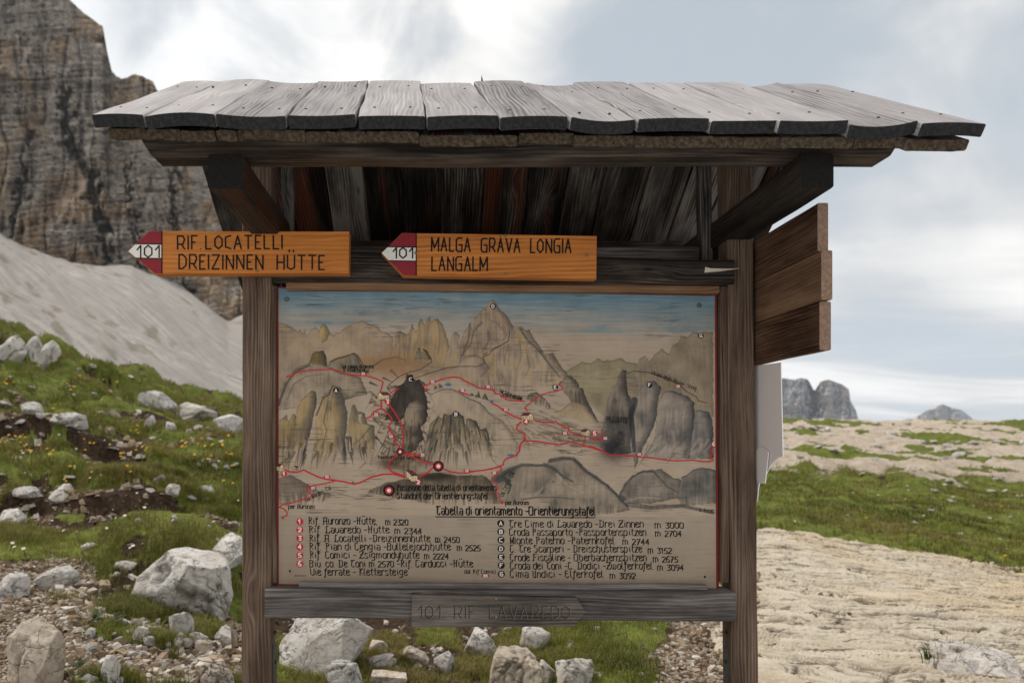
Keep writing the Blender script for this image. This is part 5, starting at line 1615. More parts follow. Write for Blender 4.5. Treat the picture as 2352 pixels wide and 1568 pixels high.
# ---- cliffs and far peaks: walls of rock with ledges, gullies and cracks
def massif(name, top, base, pxr, d0, d1, res, mat, amp, seed, gullies=(), thick=80, topn=5, scale=1.0, bands=1.0):
    nx, ny = res
    px = np.linspace(pxr[0], pxr[1], nx)
    t1 = np.linspace(0, 1, ny)
    pt_ = np.interp(px, [p[0] for p in top], [p[1] for p in top]) + (fbm(px / (14 * scale), px * 0 + seed, seed, 4) - .5) * 2 * topn
    pb = np.interp(px, [p[0] for p in base], [p[1] for p in base])
    T, PXm = np.meshgrid(t1, px, indexing='ij')
    PY = pb[None, :] + (pt_ - pb)[None, :] * T
    sx, sy = PXm / scale, PY / scale
    wob = fbm(sx / 120, sy / 120, seed + 1, 3) * 60
    dep = d0 + (d1 - d0) * T ** 1.3
    butt = ridge((sx + wob * .6) / 130, sy / 420, seed + 2, 3)
    dep = dep - amp * (butt - .6) * 1.6
    crack = ridge((sx + wob * .35) / 34, sy / 190, seed + 3, 3)
    dep = dep + amp * .18 * sstep(.80, .98, crack)
    fine = fbm((sx + wob * .2) / 15, sy / 24, seed + 4, 4)
    dep = dep - amp * .22 * (fine - .5)
    lay = (sy + .10 * sx + wob * .5) / 13.0 * bands
    lf = lay - np.floor(lay)
    ledge = (hsh(np.floor(lay), np.floor(lay) * 0, seed + 5) - .5) * .9 + lf * .7
    dep = dep + amp * .24 * ledge * (.4 + fbm(sx / 40, sy / 9, seed + 6, 2))
    blk = vnoise(np.floor(sx / 11 + hsh(np.floor(lay), np.floor(lay) * 0, seed + 13) * 3) * 7.3, np.floor(lay) * 3.1, seed + 14)
    dep = dep - amp * .17 * (blk - .5)
    dep = dep + amp * .05 * (vnoise(sx / 4, sy / 4, seed + 8) - .5)
    gm = np.zeros_like(dep)
    for pts, w, a in gullies:
        gx = np.interp(-PY, [-p[1] for p in pts], [p[0] for p in pts])
        k = np.exp(-((PXm - gx + (fine - .5) * 50 + (blk - .5) * 16) / w) ** 2) * (sstep(pts[-1][1] - 60, pts[-1][1], PY) * (1 - sstep(pts[0][1], pts[0][1] + 60, PY)))
        dep = dep + a * k
        gm = np.maximum(gm, k)
    Vx = (PXm - CX) / F * dep
    Vz = EYE + (CY - PY) / F * dep
    # carry the mass back behind the brow
    rows_x, rows_y, rows_z = [Vx], [dep], [Vz]
    for i, (bk_, dn) in enumerate(((.25, .0), (.6, .12), (1, .45), (1.3, 1.0))):
        dd = dep[-1] + thick * bk_
        zt = Vz[-1] * (1 - dn) + (-20) * dn
        rows_x.append(((px - CX) / F * dd)[None]); rows_y.append(dd[None]); rows_z.append(zt[None])
    VX, VY, VZ = np.vstack(rows_x), np.vstack(rows_y), np.vstack(rows_z)
    hue = np.vstack([fbm(sx / 70, sy / 60, seed + 9, 3)] + [fbm(sx[-1:] / 70, sy[-1:] / 60, seed + 9, 3)] * 4)
    stv = np.vstack([fbm((sx + wob * .2) / 16, sy / 50, seed + 10, 4)] + [np.full((1, nx), .5)] * 4)
    lyr = np.vstack([hsh(np.floor(lay * 1.7), np.floor(sx / 60), seed + 11) * .5 + .5 * fine] + [np.full((1, nx), .5)] * 4)
    o = fast_mesh(name, np.stack([VX, VY, VZ], -1).reshape(-1, 3), grid_quads(*VX.shape)[:, ::-1], mat, np.stack([hue, stv, lyr], -1).reshape(-1, 3))
    return tag(o, kind='structure')


def cliff_mat(name, cols, orange, dark, oa=.8, bs=1.0):
    m, t = material(name)
    sp = t.n('ShaderNodeSeparateColor')
    t.put(sp.inputs[0], t.attr('tint'))
    hue, stv, lyr = sp.outputs
    co = t.n('ShaderNodeTexCoord').outputs['Object']
    n = t.noise(co, .28 * bs, 6, .65)
    n2 = t.noise(t.vm('MULTIPLY', co, (1, 1, 5)), .34 * bs, 5, .6)
    f = t.m('ADD', t.m('MULTIPLY', lyr, .35), t.m('ADD', t.m('MULTIPLY', n2, .45), t.m('MULTIPLY', n, .2)))
    col = t.ramp(f, cols)
    n4 = t.noise(t.vm('MULTIPLY', co, (1, 1, 2.0)), .5 * bs, 5, .7)
    col = t.mix(t.rng(n4, .34, .62), tuple(c * .42 for c in cols[1][1]), col)
    bd = t.noise(t.vm('MULTIPLY', co, (.05, .05, 1)), .32 * bs, 5, .65)
    col = t.mix(t.rng(bd, .36, .52), tuple(c * .62 for c in cols[1][1]), col)
    om = t.m('MULTIPLY', t.rng(t.m('ADD', hue, t.m('MULTIPLY', t.m('SUBTRACT', n2, .5), .45)), .48, .64), oa)
    col = t.mix(om, col, t.mix(n, tuple(c * .7 for c in orange), orange))
    dm = t.m('MULTIPLY', t.rng(t.m('ADD', stv, t.m('MULTIPLY', t.m('SUBTRACT', n, .5), .4)), .60, .80), .30)
    col = t.mix(dm, col, dark)
    t.out(col, .95, t.bump(t.m('ADD', t.m('ADD', n, n2), t.m('MULTIPLY', n4, .8)), 1.0, 1.6 / bs), .1)
    return m


cm = cliff_mat('dolomite_cliff', [(.25, (.25, .215, .178)), (.42, (.46, .40, .335)), (.58, (.56, .49, .41)), (.8, (.68, .60, .505))], (.50, .345, .21), (.15, .138, .128), .65)
massif('cliff', [(-900, -900), (-300, -420), (0, -160), (120, -30), (158, -2), (178, 19), (211, 43), (236, 62), (246, 120), (257, 166), (279, 183), (297, 173), (326, 175), (351, 186), (359, 205), (372, 228), (400, 246), (432, 285), (462, 312), (500, 350), (545, 440), (600, 540), (700, 660), (860, 760), (1000, 830)],
       [(-900, 560), (0, 640), (160, 690), (300, 690), (430, 740), (525, 770), (600, 760), (1000, 900)], (-900, 1000), 303, 372, (900, 420), cm, 17, 200,
       [(((262, 660), (240, 560), (215, 430), (165, 330), (150, 240)), 13, 16), (((28, 560), (45, 420), (60, 330)), 7, 9), (((440, 720), (400, 560), (395, 420)), 8, 9), (((330, 610), (300, 500), (290, 400)), 6, 7)], 140)
fm = cliff_mat('far_dolomite', [(.28, (.38, .385, .40)), (.45, (.47, .475, .485)), (.6, (.53, .53, .535)), (.8, (.60, .595, .59))], (.46, .36, .30), (.25, .255, .27), .7, .16)
massif('far_peak', [(1500, 930), (1600, 880), (1700, 862), (1797, 868), (1812, 870), (1826, 872), (1834, 868), (1845, 869), (1855, 870), (1860, 878), (1866, 890), (1870, 897), (1874, 893), (1883, 878), (1896, 872), (1905, 872), (1916, 876), (1936, 883), (1950, 894), (1953, 920), (1966, 942), (1972, 964), (1985, 985)],
       [(1400, 1010), (2000, 1010)], (1500, 1985), 1900, 2050, (340, 170), fm, 42, 300, [(((1862, 1000), (1866, 940), (1869, 895)), 5, 90)], 300, 1.2, .32)
massif('far_peak', [(2080, 985), (2093, 967), (2108, 955), (2122, 946), (2134, 940), (2143, 940), (2150, 936), (2160, 929), (2168, 928), (2175, 932), (2192, 938), (2206, 940), (2216, 946), (2228, 956), (2239, 967), (2252, 985)],
       [(2000, 1010), (2400, 1010)], (2080, 2252), 3000, 3200, (200, 110), fm, 60, 340, [], 400, 1.2, .25)
# ------------------------------------------------------------------ rocks
def rock_mat(name, pale, tan, dark, lichen=.5):
    m, t = material(name)
    co = t.n('ShaderNodeTexCoord').outputs['Object']
    rnd = t.n('ShaderNodeObjectInfo').outputs['Random']
    off = t.m('MULTIPLY', rnd, 50)
    cv = t.vm('ADD', co, t.xyz(off, off, off))
    n1 = t.noise(cv, 5, 5, .62)
    n2 = t.noise(cv, 38, 4, .65)
    nrm = t.n('ShaderNodeNewGeometry').outputs['Normal']
    ck = t.noise(cv, 3.2, 4, .5, .6)
    crk = t.rng(t.m('ABSOLUTE', t.m('SUBTRACT', ck, .5)), 0, .012, 1, 0)
    ck2 = t.noise(t.vm('MULTIPLY', cv, (1, 1, 2.2)), 6.5, 3, .5, .5)
    crk2 = t.rng(t.m('ABSOLUTE', t.m('SUBTRACT', ck2, .47)), 0, .008, 1, 0)
    col = t.mix(t.rng(t.m('ADD', n1, t.m('MULTIPLY', t.m('SUBTRACT', rnd, .5), .25)), .36, .62), tan, pale)
    col = t.mix(t.rng(n2, .35, .7), tuple(c * .78 for c in pale), col)
    li = t.rng(t.m('ADD', t.noise(cv, 17, 5, .7), t.m('MULTIPLY', t.m('SUBTRACT', n1, .5), .6)), .57, .63)
    col = t.mix(t.m('MULTIPLY', t.m('MULTIPLY', li, t.rng(t.noise(cv, 2.6, 3, .6), .40, .58)), lichen), col, dark)
    col = t.mix(t.m('MULTIPLY', t.m('MAXIMUM', t.m('MULTIPLY', crk, t.rng(n1, .45, .55)), t.m('MULTIPLY', crk2, .4)), .6), col, (.05, .04, .032))
    gv = t.attr('groove', 'Fac')
    col = t.mix(t.m('MULTIPLY', gv, .8), col, (.05, .038, .028))
    h = t.m('ADD', n1, t.m('MULTIPLY', n2, .45))
    h = t.m('SUBTRACT', h, t.m('MULTIPLY', t.m('MAXIMUM', crk, crk2), .5))
    t.out(col, .9, t.bump(h, .8, .014), .15)
    return m


RM = {'white': rock_mat('white_limestone', (.72, .68, .63), (.42, .34, .265), (.07, .065, .063), .75),
      'tan': rock_mat('tan_limestone', (.64, .55, .45), (.40, .305, .215), (.12, .09, .06), .45),
      'grey': rock_mat('grey_limestone', (.60, .565, .525), (.45, .39, .33), (.085, .078, .072), .5)}
_ico = {}


def ico(sub):
    if sub not in _ico:
        bm = bmesh.new()
        bmesh.ops.create_icosphere(bm, subdivisions=sub, radius=1)
        _ico[sub] = (np.array([v.co[:] for v in bm.verts]), np.array([[v.index for v in f.verts] for f in bm.faces]))
        bm.free()
    return _ico[sub]


def n3(p, s, seed, o=3):
    return (fbm(p[:, 0] * s + 7, p[:, 1] * s + p[:, 2] * s * .7, seed, o) + fbm(p[:, 1] * s + 3, p[:, 2] * s - p[:, 0] * s * .6, seed + 9, o)) / 2 - .5


def rock_mesh(name, size, seed, sub=4, cuts=14, mat='white', angular=1.0, strata=0.0, tilt=0.0, mirror=False, rough=1.0, peak=None):
    r = np.random.RandomState(seed)
    v, f = ico(sub)
    v = v.copy()
    p = np.sign(v) * np.abs(v) ** .72                          # boxier than a ball
    p /= np.abs(p).max(0)
    q_, _ = np.linalg.qr(r.normal(size=(3, 3)))
    for c_ in range(cuts + 6):
        n = q_[:, c_ % 3] * (1 if (c_ // 3) % 2 else -1) + r.normal(size=3) * .34
        if r.rand() < .3:
            n = r.normal(size=3); n[2] = abs(n[2])
        n /= np.linalg.norm(n)
        d = r.uniform(.42, .80) + (1 - angular) * .2
        ex = p @ n - d
        p -= np.outer(np.maximum(ex, 0), n)
    p += v * (n3(p, 1.6, seed, 3) * .12)[:, None]
    if strata:
        a = np.array([math.sin(tilt), .25, math.cos(tilt)])
        q = p @ a * 6 + n3(p, 1.5, seed + 4, 2) * 2.5
        s = q - np.floor(q)
        k = (hsh(np.floor(q), np.floor(q) * 0, seed) - .5) * 1.2 - np.where(s < .13, .8, 0)
        p[:, :2] *= (1 + strata * .13 * k)[:, None]
    p += v * (n3(p, 5, seed + 2, 4) * .075)[:, None]
    for c_ in range(cuts):                                     # crisp fracture faces over the weathered shape
        n = q_[:, c_ % 3] * (1 if (c_ // 3) % 2 else -1) + r.normal(size=3) * .42
        n /= np.linalg.norm(n)
        e = p @ n
        p -= np.outer(np.maximum(e - np.quantile(e, r.uniform(.86, .97)), 0), n)
    gr_ = np.clip(np.abs(n3(p, 2.1, seed + 6, 3)) * -20 + 1, 0, 1) * np.clip(n3(p, 1.2, seed + 7, 2) * 6 + .6, 0, 1)
    gr2 = np.clip(np.abs(n3(p, 4.6, seed + 8, 3)) * -26 + 1, 0, 1) * np.clip(n3(p, 1.6, seed + 11, 2) * 6 + .4, 0, 1)
    gr_ = np.maximum(gr_, gr2 * .7)
    p -= v * (gr_ * .05 * rough)[:, None]
    p += v * (n3(p, 11, seed + 12, 3) * .035)[:, None]
    if mirror:
        p[:, 0] *= -1
        f = f[:, ::-1]
    if peak is not None:
        p[:, 0] += (peak - 0) * np.clip(p[:, 2], 0, 1.2) ** 1.2 * .6
    lo, hi = p.min(0), p.max(0)
    p = (p - (lo + hi) / 2) / ((hi - lo) / 2)
    p[:, 2] = (p[:, 2] + 1) / 2                                # base at z 0
    p *= np.array([size[0] / 2, size[1] / 2, size[2]])
    o = fast_mesh(name, p, f, RM[mat], np.repeat(gr_[:, None], 3, 1), 'groove', smooth=False if sub < 4 else True)
    return o


dsamp = np.geomspace(2.9, 95, 900)


def hit(px, py):
    z = zground(np.full(900, float(px)), dsamp)
    ray = EYE + (CY - py) / F * dsamp
    k = np.argmax(z >= ray)
    if z[k] < ray[k]: k = 899
    return dsamp[k]


def place_rock(x0, x1, yt, yb, seed, label, mat='white', sub=5, rz=None, cuts=14, sink=.32, deep=.85, cat='rock', name='rock', **kw):
    """x0..x1, top and foot of the rock as seen, stood on the ground there"""
    d = hit((x0 + x1) / 2, yb)
    w, h = (x1 - x0) / F * d, (yb - yt) / F * d * (1 + sink)
    if x1 < 620 and yb < 1220 and name != 'crag':               # sunk in the turf of the slope
        w, h, sink = w * .88, h * .95, .55
    o = rock_mesh(name, (w, w * deep, h), seed, sub, cuts, mat, **kw)
    p = P((x0 + x1) / 2, yb, d)
    o.location = (p.x, d + w * deep * .3, p.z - h * sink / (1 + sink))
    return tag(o, label, cat)


HERO = [
    (283, 522, 1266, 1402, 3, 'large white lichen spotted boulder in the grassy mound left of the post', 'white', 6, dict(strata=.30, tilt=.7, cuts=18, mirror=True, rough=1.2, peak=.2, name='boulder')),
    (3, 124, 1424, 1580, 21, 'tall tan and white boulder standing at the lower left corner', 'tan', 6, dict(strata=.3, tilt=.1, cuts=10, peak=-.4, name='boulder')),
    (84, 166, 1304, 1352, 5, 'grey angular rock beside the gravel path on the left', 'grey', 5, {}),
    (455, 565, 1228, 1292, 8, 'jagged white rock on top of the mound against the left post', 'white', 6, dict(cuts=8, name='boulder')),
    (-30, 52, 1318, 1374, 9, 'pale rock cut by the left edge above the gravel path', 'grey', 5, {}),
    (384, 438, 1406, 1462, 12, 'blocky grey stone leaning in the turf under the big white boulder', 'grey', 5, dict(cuts=10)),
    (298, 340, 1438, 1478, 14, 'square white slab stone upright below the big white boulder', 'white', 5, dict(cuts=8, deep=.5)),
    (226, 276, 1502, 1568, 15, 'long white slab stone pointing up near the lower left stones', 'white', 5, dict(deep=.6)),
    (436, 534, 1522, 1590, 16, 'big pale faceted boulder at the bottom beside the left post', 'tan', 6, dict(cuts=12, name='boulder')),
    (424, 474, 1452, 1486, 18, 'pale wedge stone in the soil between turf and the left post', 'grey', 5, {}),
    (490, 532, 1440, 1480, 19, 'pale pointed stone at the foot of the turf by the left post', 'white', 5, dict(peak=.2)),
    (446, 484, 1470, 1502, 23, 'narrow tilted tan stone below the pale wedge stone', 'tan', 5, {}),
    (636, 852, 1402, 1542, 24, 'huge pale cracked boulder under the map next to the left post', 'white', 6, dict(strata=.18, tilt=.8, cuts=12, rough=1.2, peak=.2, name='boulder')),
    (742, 832, 1524, 1590, 26, 'rounded pale grey rock at the bottom below the huge cracked boulder', 'grey', 5, {}),
    (1124, 1246, 1494, 1590, 27, 'blocky upright tan boulder with a deep crack at the bottom centre', 'tan', 6, dict(strata=.22, tilt=1.45, cuts=7, name='boulder')),
    (1066, 1152, 1450, 1514, 29, 'pale layered rock touching the blocky upright boulder', 'white', 5, dict(strata=.35, tilt=.4)),
    (1196, 1270, 1440, 1496, 30, 'white tapering rock in the grass under the carved arrow sign', 'white', 5, dict(peak=-.3)),
    (996, 1048, 1496, 1544, 31, 'leaning grey stone left of the layered rock', 'grey', 5, {}),
    (912, 986, 1484, 1524, 33, 'flat tan stone under the middle of the bottom rail', 'tan', 5, {}),
    (1232, 1278, 1520, 1566, 34, 'pale stone close against the right of the blocky boulder', 'white', 5, {}),
    (1280, 1368, 1518, 1576, 35, 'long white stone half buried in grass at the bottom right of centre', 'white', 5, dict(peak=-.4)),
    (842, 904, 1508, 1536, 36, 'low pale slab stone beside the huge cracked boulder', 'grey', 5, {}),
    (850, 936, 1548, 1580, 37, 'broad tan stone at the bottom edge left of centre', 'tan', 5, {}),
    (846, 890, 1472, 1500, 38, 'small brown rock tucked against the huge cracked boulder', 'tan', 4, {}),
    (2178, 2390, 1494, 1600, 41, 'large white ledge rock at the lower right corner', 'white', 6, dict(strata=.10, tilt=.35, cuts=10, peak=-.4, name='boulder')),
    (108, 194, 938, 976, 42, 'broad grey white boulder high on the flowered slope', 'grey', 5, {}),
    (36, 98, 914, 950, 43, 'rounded grey boulder near the left edge high on the slope', 'grey', 5, {}),
    (104, 172, 1102, 1148, 44, 'white wedge boulder on the slope above the path', 'white', 5, dict(peak=.3)),
    (324, 360, 946, 982, 46, 'upright grey rock in the dark soil scar on the slope', 'grey', 5, {}),
    (4, 82, 1112, 1140, 47, 'flat layered grey rock by the left edge beside the white wedge', 'grey', 5, dict(strata=.4)),
    (366, 414, 1104, 1136, 48, 'pale rock on the slope midway between wedge and post', 'white', 5, {}),
    (336, 378, 1086, 1108, 49, 'low pale rock above its larger neighbour on the mid slope', 'grey', 4, {}),
    (434, 492, 1108, 1138, 50, 'cluster leading pale rock near the left post', 'white', 5, {}),
    (474, 514, 1060, 1082, 51, 'flat grey outcrop beside the left post at mid height', 'grey', 4, {}),
    (374, 404, 962, 988, 52, 'small pale rock right of the soil scar', 'white', 4, {}),
    (-20, 60, 1160, 1206, 53, 'pale slab outcrop at the left edge above the path', 'white', 5, dict(strata=.3)),
    (-14, 62, 768, 826, 56, 'white crag block at the top left end of the grassy crest', 'white', 5, dict(strata=.12, tilt=1.3, name='crag', sink=.3, deep=.7)),
    (52, 100, 770, 826, 156, 'white upright crag block in the middle of the top left outcrop', 'white', 5, dict(strata=.12, tilt=1.2, name='crag', sink=.3, deep=.7)),
    (88, 134, 780, 838, 256, 'white crag block at the right end of the top left outcrop', 'white', 5, dict(strata=.12, tilt=1.2, name='crag', sink=.3, deep=.7, peak=-.2)),
    (318, 396, 896, 936, 57, 'pale crag breaking the crest against the scree', 'white', 5, dict(strata=.15, name='crag', sink=.4)),
    (392, 490, 922, 966, 58, 'sloping pale ledge on the crest just left of the post', 'white', 5, dict(strata=.15, tilt=.6, name='crag', sink=.4, peak=-.4)),
    (486, 560, 950, 986, 59, 'low pale ledge at the crest end behind the left post', 'white', 5, dict(strata=.12, name='crag', sink=.3)),
    (2118, 2196, 1330, 1352, 60, 'pale rounded stone on the far rim of the limestone sheet', 'white', 5, {}),
    (2222, 2330, 1322, 1344, 61, 'flat white slab lying in the right meadow near the limestone rim', 'white', 4, dict(deep=.5)),
    (186, 224, 1246, 1262, 62, 'small flat white stone in turf left of the mound', 'white', 4, {}),
    (258, 314, 1288, 1308, 63, 'flat white rock in the turf left of the mound', 'white', 4, {}),
]
hero = {}
for (a, b, c, e, sd_, lab, mt_, sub, kw) in HERO:
    hero[lab] = place_rock(a, b, c, e, sd_, lab, mt_, sub, **kw)

# loose stones one could count: copies of a few shapes
proto = {}
for k, mt_ in enumerate(('white', 'white', 'tan', 'grey', 'white', 'tan')):
    o = rock_mesh('stone', (1, .8, .62), 400 + k, 3, 12, mt_)
    proto[k] = o.data
    bpy.data.objects.remove(o)
rs = random.Random(21)


def stone(px, py, w, h, label, group, kinds=(0, 1, 2, 3, 4, 5), d=None):
    d = hit(px, py) if d is None else d
    p = P(px, py, d)
    z = float(zground(px, d))
    if px > 1650 and d < float(slab_edge(px)): z += .10
    o = bpy.data.objects.new('stone', proto[rs.choice(kinds)])
    COL.objects.link(o)
    s = w / F * d
    o.scale = (s, s * rs.uniform(.7, 1.1), h / F * d * 1.7)
    o.rotation_euler = (rs.uniform(-.3, .3), rs.uniform(-.3, .3), rs.uniform(0, 6.28))
    o.location = (p.x, d, z - h / F * d * .42)
    return tag(o, label, 'stone', group)


for i in range(82):      # under the mound, lower left
    y = 1450 + 125 * rs.random() ** .8
    x = rs.uniform(150, 552)
    w = rs.choice((9, 12, 16, 20, 26, 34, 44)) * rs.uniform(.7, 1.1)
    stone(x, y, w, w * rs.uniform(.4, .9), 'small pale stone scattered on the soil below the grassy mound', 'loose stones below the mound', (0, 1, 4, 4, 2, 3))
for i in range(25):      # path
    stone(rs.uniform(-10, 230), rs.uniform(1330, 1500), rs.uniform(10, 28), rs.uniform(6, 14), 'small tan stone lying on the trodden gravel path', 'stones on the path', (2, 5, 3))
for i in range(34):      # under the board
    stone(rs.uniform(640, 1480), rs.uniform(1440, 1575), rs.uniform(9, 30), rs.uniform(6, 18), 'small pale stone in soil and grass under the signboard', 'stones under the signboard', (0, 2, 3, 5))
for i in range(20):
    stone(rs.uniform(1490, 1640), rs.uniform(1425, 1575), rs.uniform(8, 24), rs.uniform(5, 13), 'small tan stone in the rubble beside the right post', 'rubble by the right post', (2, 5, 0))
for (x, y, w, h) in ((90, 960, 26, 20), (12, 930, 40, 16), (48, 975, 30, 14), (20, 985, 22, 12), (140, 985, 34, 14), (96, 1000, 26, 14), (252, 965, 36, 20), (290, 970, 30, 16), (232, 950, 30, 16), (410, 975, 26, 14), (428, 985, 22, 12), (455, 985, 32, 16),
                     (480, 1010, 26, 12), (350, 1010, 24, 9), (260, 1040, 36, 8), (30, 1012, 26, 10), (60, 1090, 34, 12), (160, 1098, 50, 12), (456, 1125, 34, 16), (500, 1132, 30, 18), (470, 1148, 26, 16), (440, 1155, 30, 16), (420, 1112, 30, 10), (345, 1125, 30, 14),
                     (400, 1190, 30, 20), (320, 1200, 34, 26), (352, 1188, 24, 10), (480, 1210, 20, 12), (210, 862, 30, 16), (180, 850, 18, 10), (300, 868, 22, 12), (20, 868, 24, 12), (70, 890, 34, 10), (160, 888, 16, 10), (250, 900, 22, 12), (330, 915, 18, 12),
                     (508, 1015, 24, 8), (520, 1095, 30, 16), (540, 1075, 28, 14), (300, 1255, 20, 8), (540, 1200, 22, 12), (120, 1288, 24, 12), (500, 1240, 18, 10), (216, 905, 20, 10), (380, 1045, 22, 8), (30, 1055, 24, 8), (230, 1190, 30, 16), (262, 1215, 24, 10)):
    stone(x, y, w * .8, h * .6, 'pale stone showing in the flowered turf of the left slope', 'stones on the left slope', (0, 1, 3, 4))
for i in range(60):
    y = 1075 + 240 * rs.random()
    x = rs.uniform(1750, 2370)
    d = hit(x, y)
    if d < float(slab_edge(x)) + .5: continue
    w = rs.uniform(7, 22)
    stone(x, y, w, w * .3, 'flat white stone scattered in the right hand meadow', 'white stones in the meadow', (0, 1, 4), d)
for i in range(38):
    y = 970 + 85 * rs.random()
    x = rs.uniform(1790, 2370)
    w = rs.uniform(6, 30)
    stone(x, y, w, w * .38, 'weathered pale rock on the distant limestone plateau', 'rocks on the plateau', (0, 1, 3))

# ------------------------------------------------------------------ gravel
rnp = np.random.RandomState(5)


def pebbles(name, n, pxr, dr, size, need, mats, sizepow=2.0):
    px = rnp.uniform(*pxr, n)
    d = np.exp(rnp.uniform(math.log(dr[0]), math.log(dr[1]), n))
    x = (px - CX) / F * d
    g, s, pl = masks(px, x, d)
    ok = rnp.rand(n) < need(px, x, d, g, s, pl)
    px, d, x = px[ok], d[ok], x[ok]
    n = len(px)
    z = zground(px, d) + slab_mask(px, x, d) * .11
    box = np.array([[-1, -1, -1], [1, -1, -1], [1, 1, -1], [-1, 1, -1], [-1, -1, 1], [1, -1, 1], [1, 1, 1], [-1, 1, 1]], float)
    q = np.array([[0, 3, 2, 1], [4, 5, 6, 7], [0, 1, 5, 4], [1, 2, 6, 5], [2, 3, 7, 6], [3, 0, 4, 7]])
    b = box[None] * (1 + rnp.uniform(-.45, .25, (n, 8, 3)))
    b[:, 4:, :2] *= rnp.uniform(.4, .9, (n, 1, 1))
    s_ = size[0] + (size[1] - size[0]) * rnp.rand(n) ** sizepow
    s_ = s_ * np.clip(d / 5, .7, 4)
    b *= s_[:, None, None] * np.stack([rnp.uniform(.7, 1.5, n), rnp.uniform(.7, 1.2, n), rnp.uniform(.3, .8, n)], -1)[:, None, :] * .5
    a = rnp.uniform(0, 6.28, n)
    ca, sa = np.cos(a)[:, None], np.sin(a)[:, None]
    tl = rnp.uniform(-.5, .5, n)[:, None]
    bx, by, bz = b[..., 0] * ca - b[..., 1] * sa, b[..., 0] * sa + b[..., 1] * ca, b[..., 2] + b[..., 0] * tl
    Vp = np.stack([bx + x[:, None], by + d[:, None], bz + z[:, None] + s_[:, None] * .1], -1).reshape(-1, 3)
    Q = (q[None] + (np.arange(n) * 8)[:, None, None]).reshape(-1, 4)
    c = np.array([[.52, .45, .365], [.40, .305, .21], [.26, .185, .12], [.62, .56, .49], [.15, .105, .07]])[rnp.choice(5, n, p=[.24, .26, .23, .11, .16])] * rnp.uniform(.7, 1.1, (n, 1))
    o = fast_mesh(name, Vp, Q, mats, np.repeat(c, 8, 0), smooth=False)
    return tag(o, kind='stuff')


gm_, t = material('gravel_stone')
co = t.n('ShaderNodeTexCoord').outputs['Object']
nn = t.noise(co, 60, 4, .6)
t.out(t.mix(1.0, t.attr('tint'), t.ramp(nn, [(.3, (.7, .7, .7)), (.7, (1.1, 1.1, 1.1))]), 'MULTIPLY'), .92, t.bump(nn, .5, .004), .1)
pebbles('gravel', 26000, (-60, 1760), (3.0, 7.2), (.008, .055), lambda px, x, d, g, s, pl: np.clip(s * 1.1 + .12 - g * .6, 0, 1) * (px < 1740), gm_, 3.2)
pebbles('rubble', 2600, (120, 580), (3.2, 5.1), (.02, .10), lambda px, x, d, g, s, pl: np.clip(.8 - g, 0, 1), gm_, 2.0)
pebbles('rubble', 700, (640, 1500), (3.6, 5.6), (.02, .08), lambda px, x, d, g, s, pl: np.clip(.7 - g, 0.02, 1), gm_, 2.2)
pebbles('gravel', 9000, (-60, 700), (6.5, 26), (.012, .07), lambda px, x, d, g, s, pl: np.clip(.75 - g * 1.2, .02, 1), gm_, 2.2)
pebbles('gravel', 1600, (1700, 2420), (3.6, 12), (.006, .03), lambda px, x, d, g, s, pl: np.clip(s * (fbm(x * 1.4, d * 1.1, 130, 2) > .55), 0, 1), gm_, 2.5)


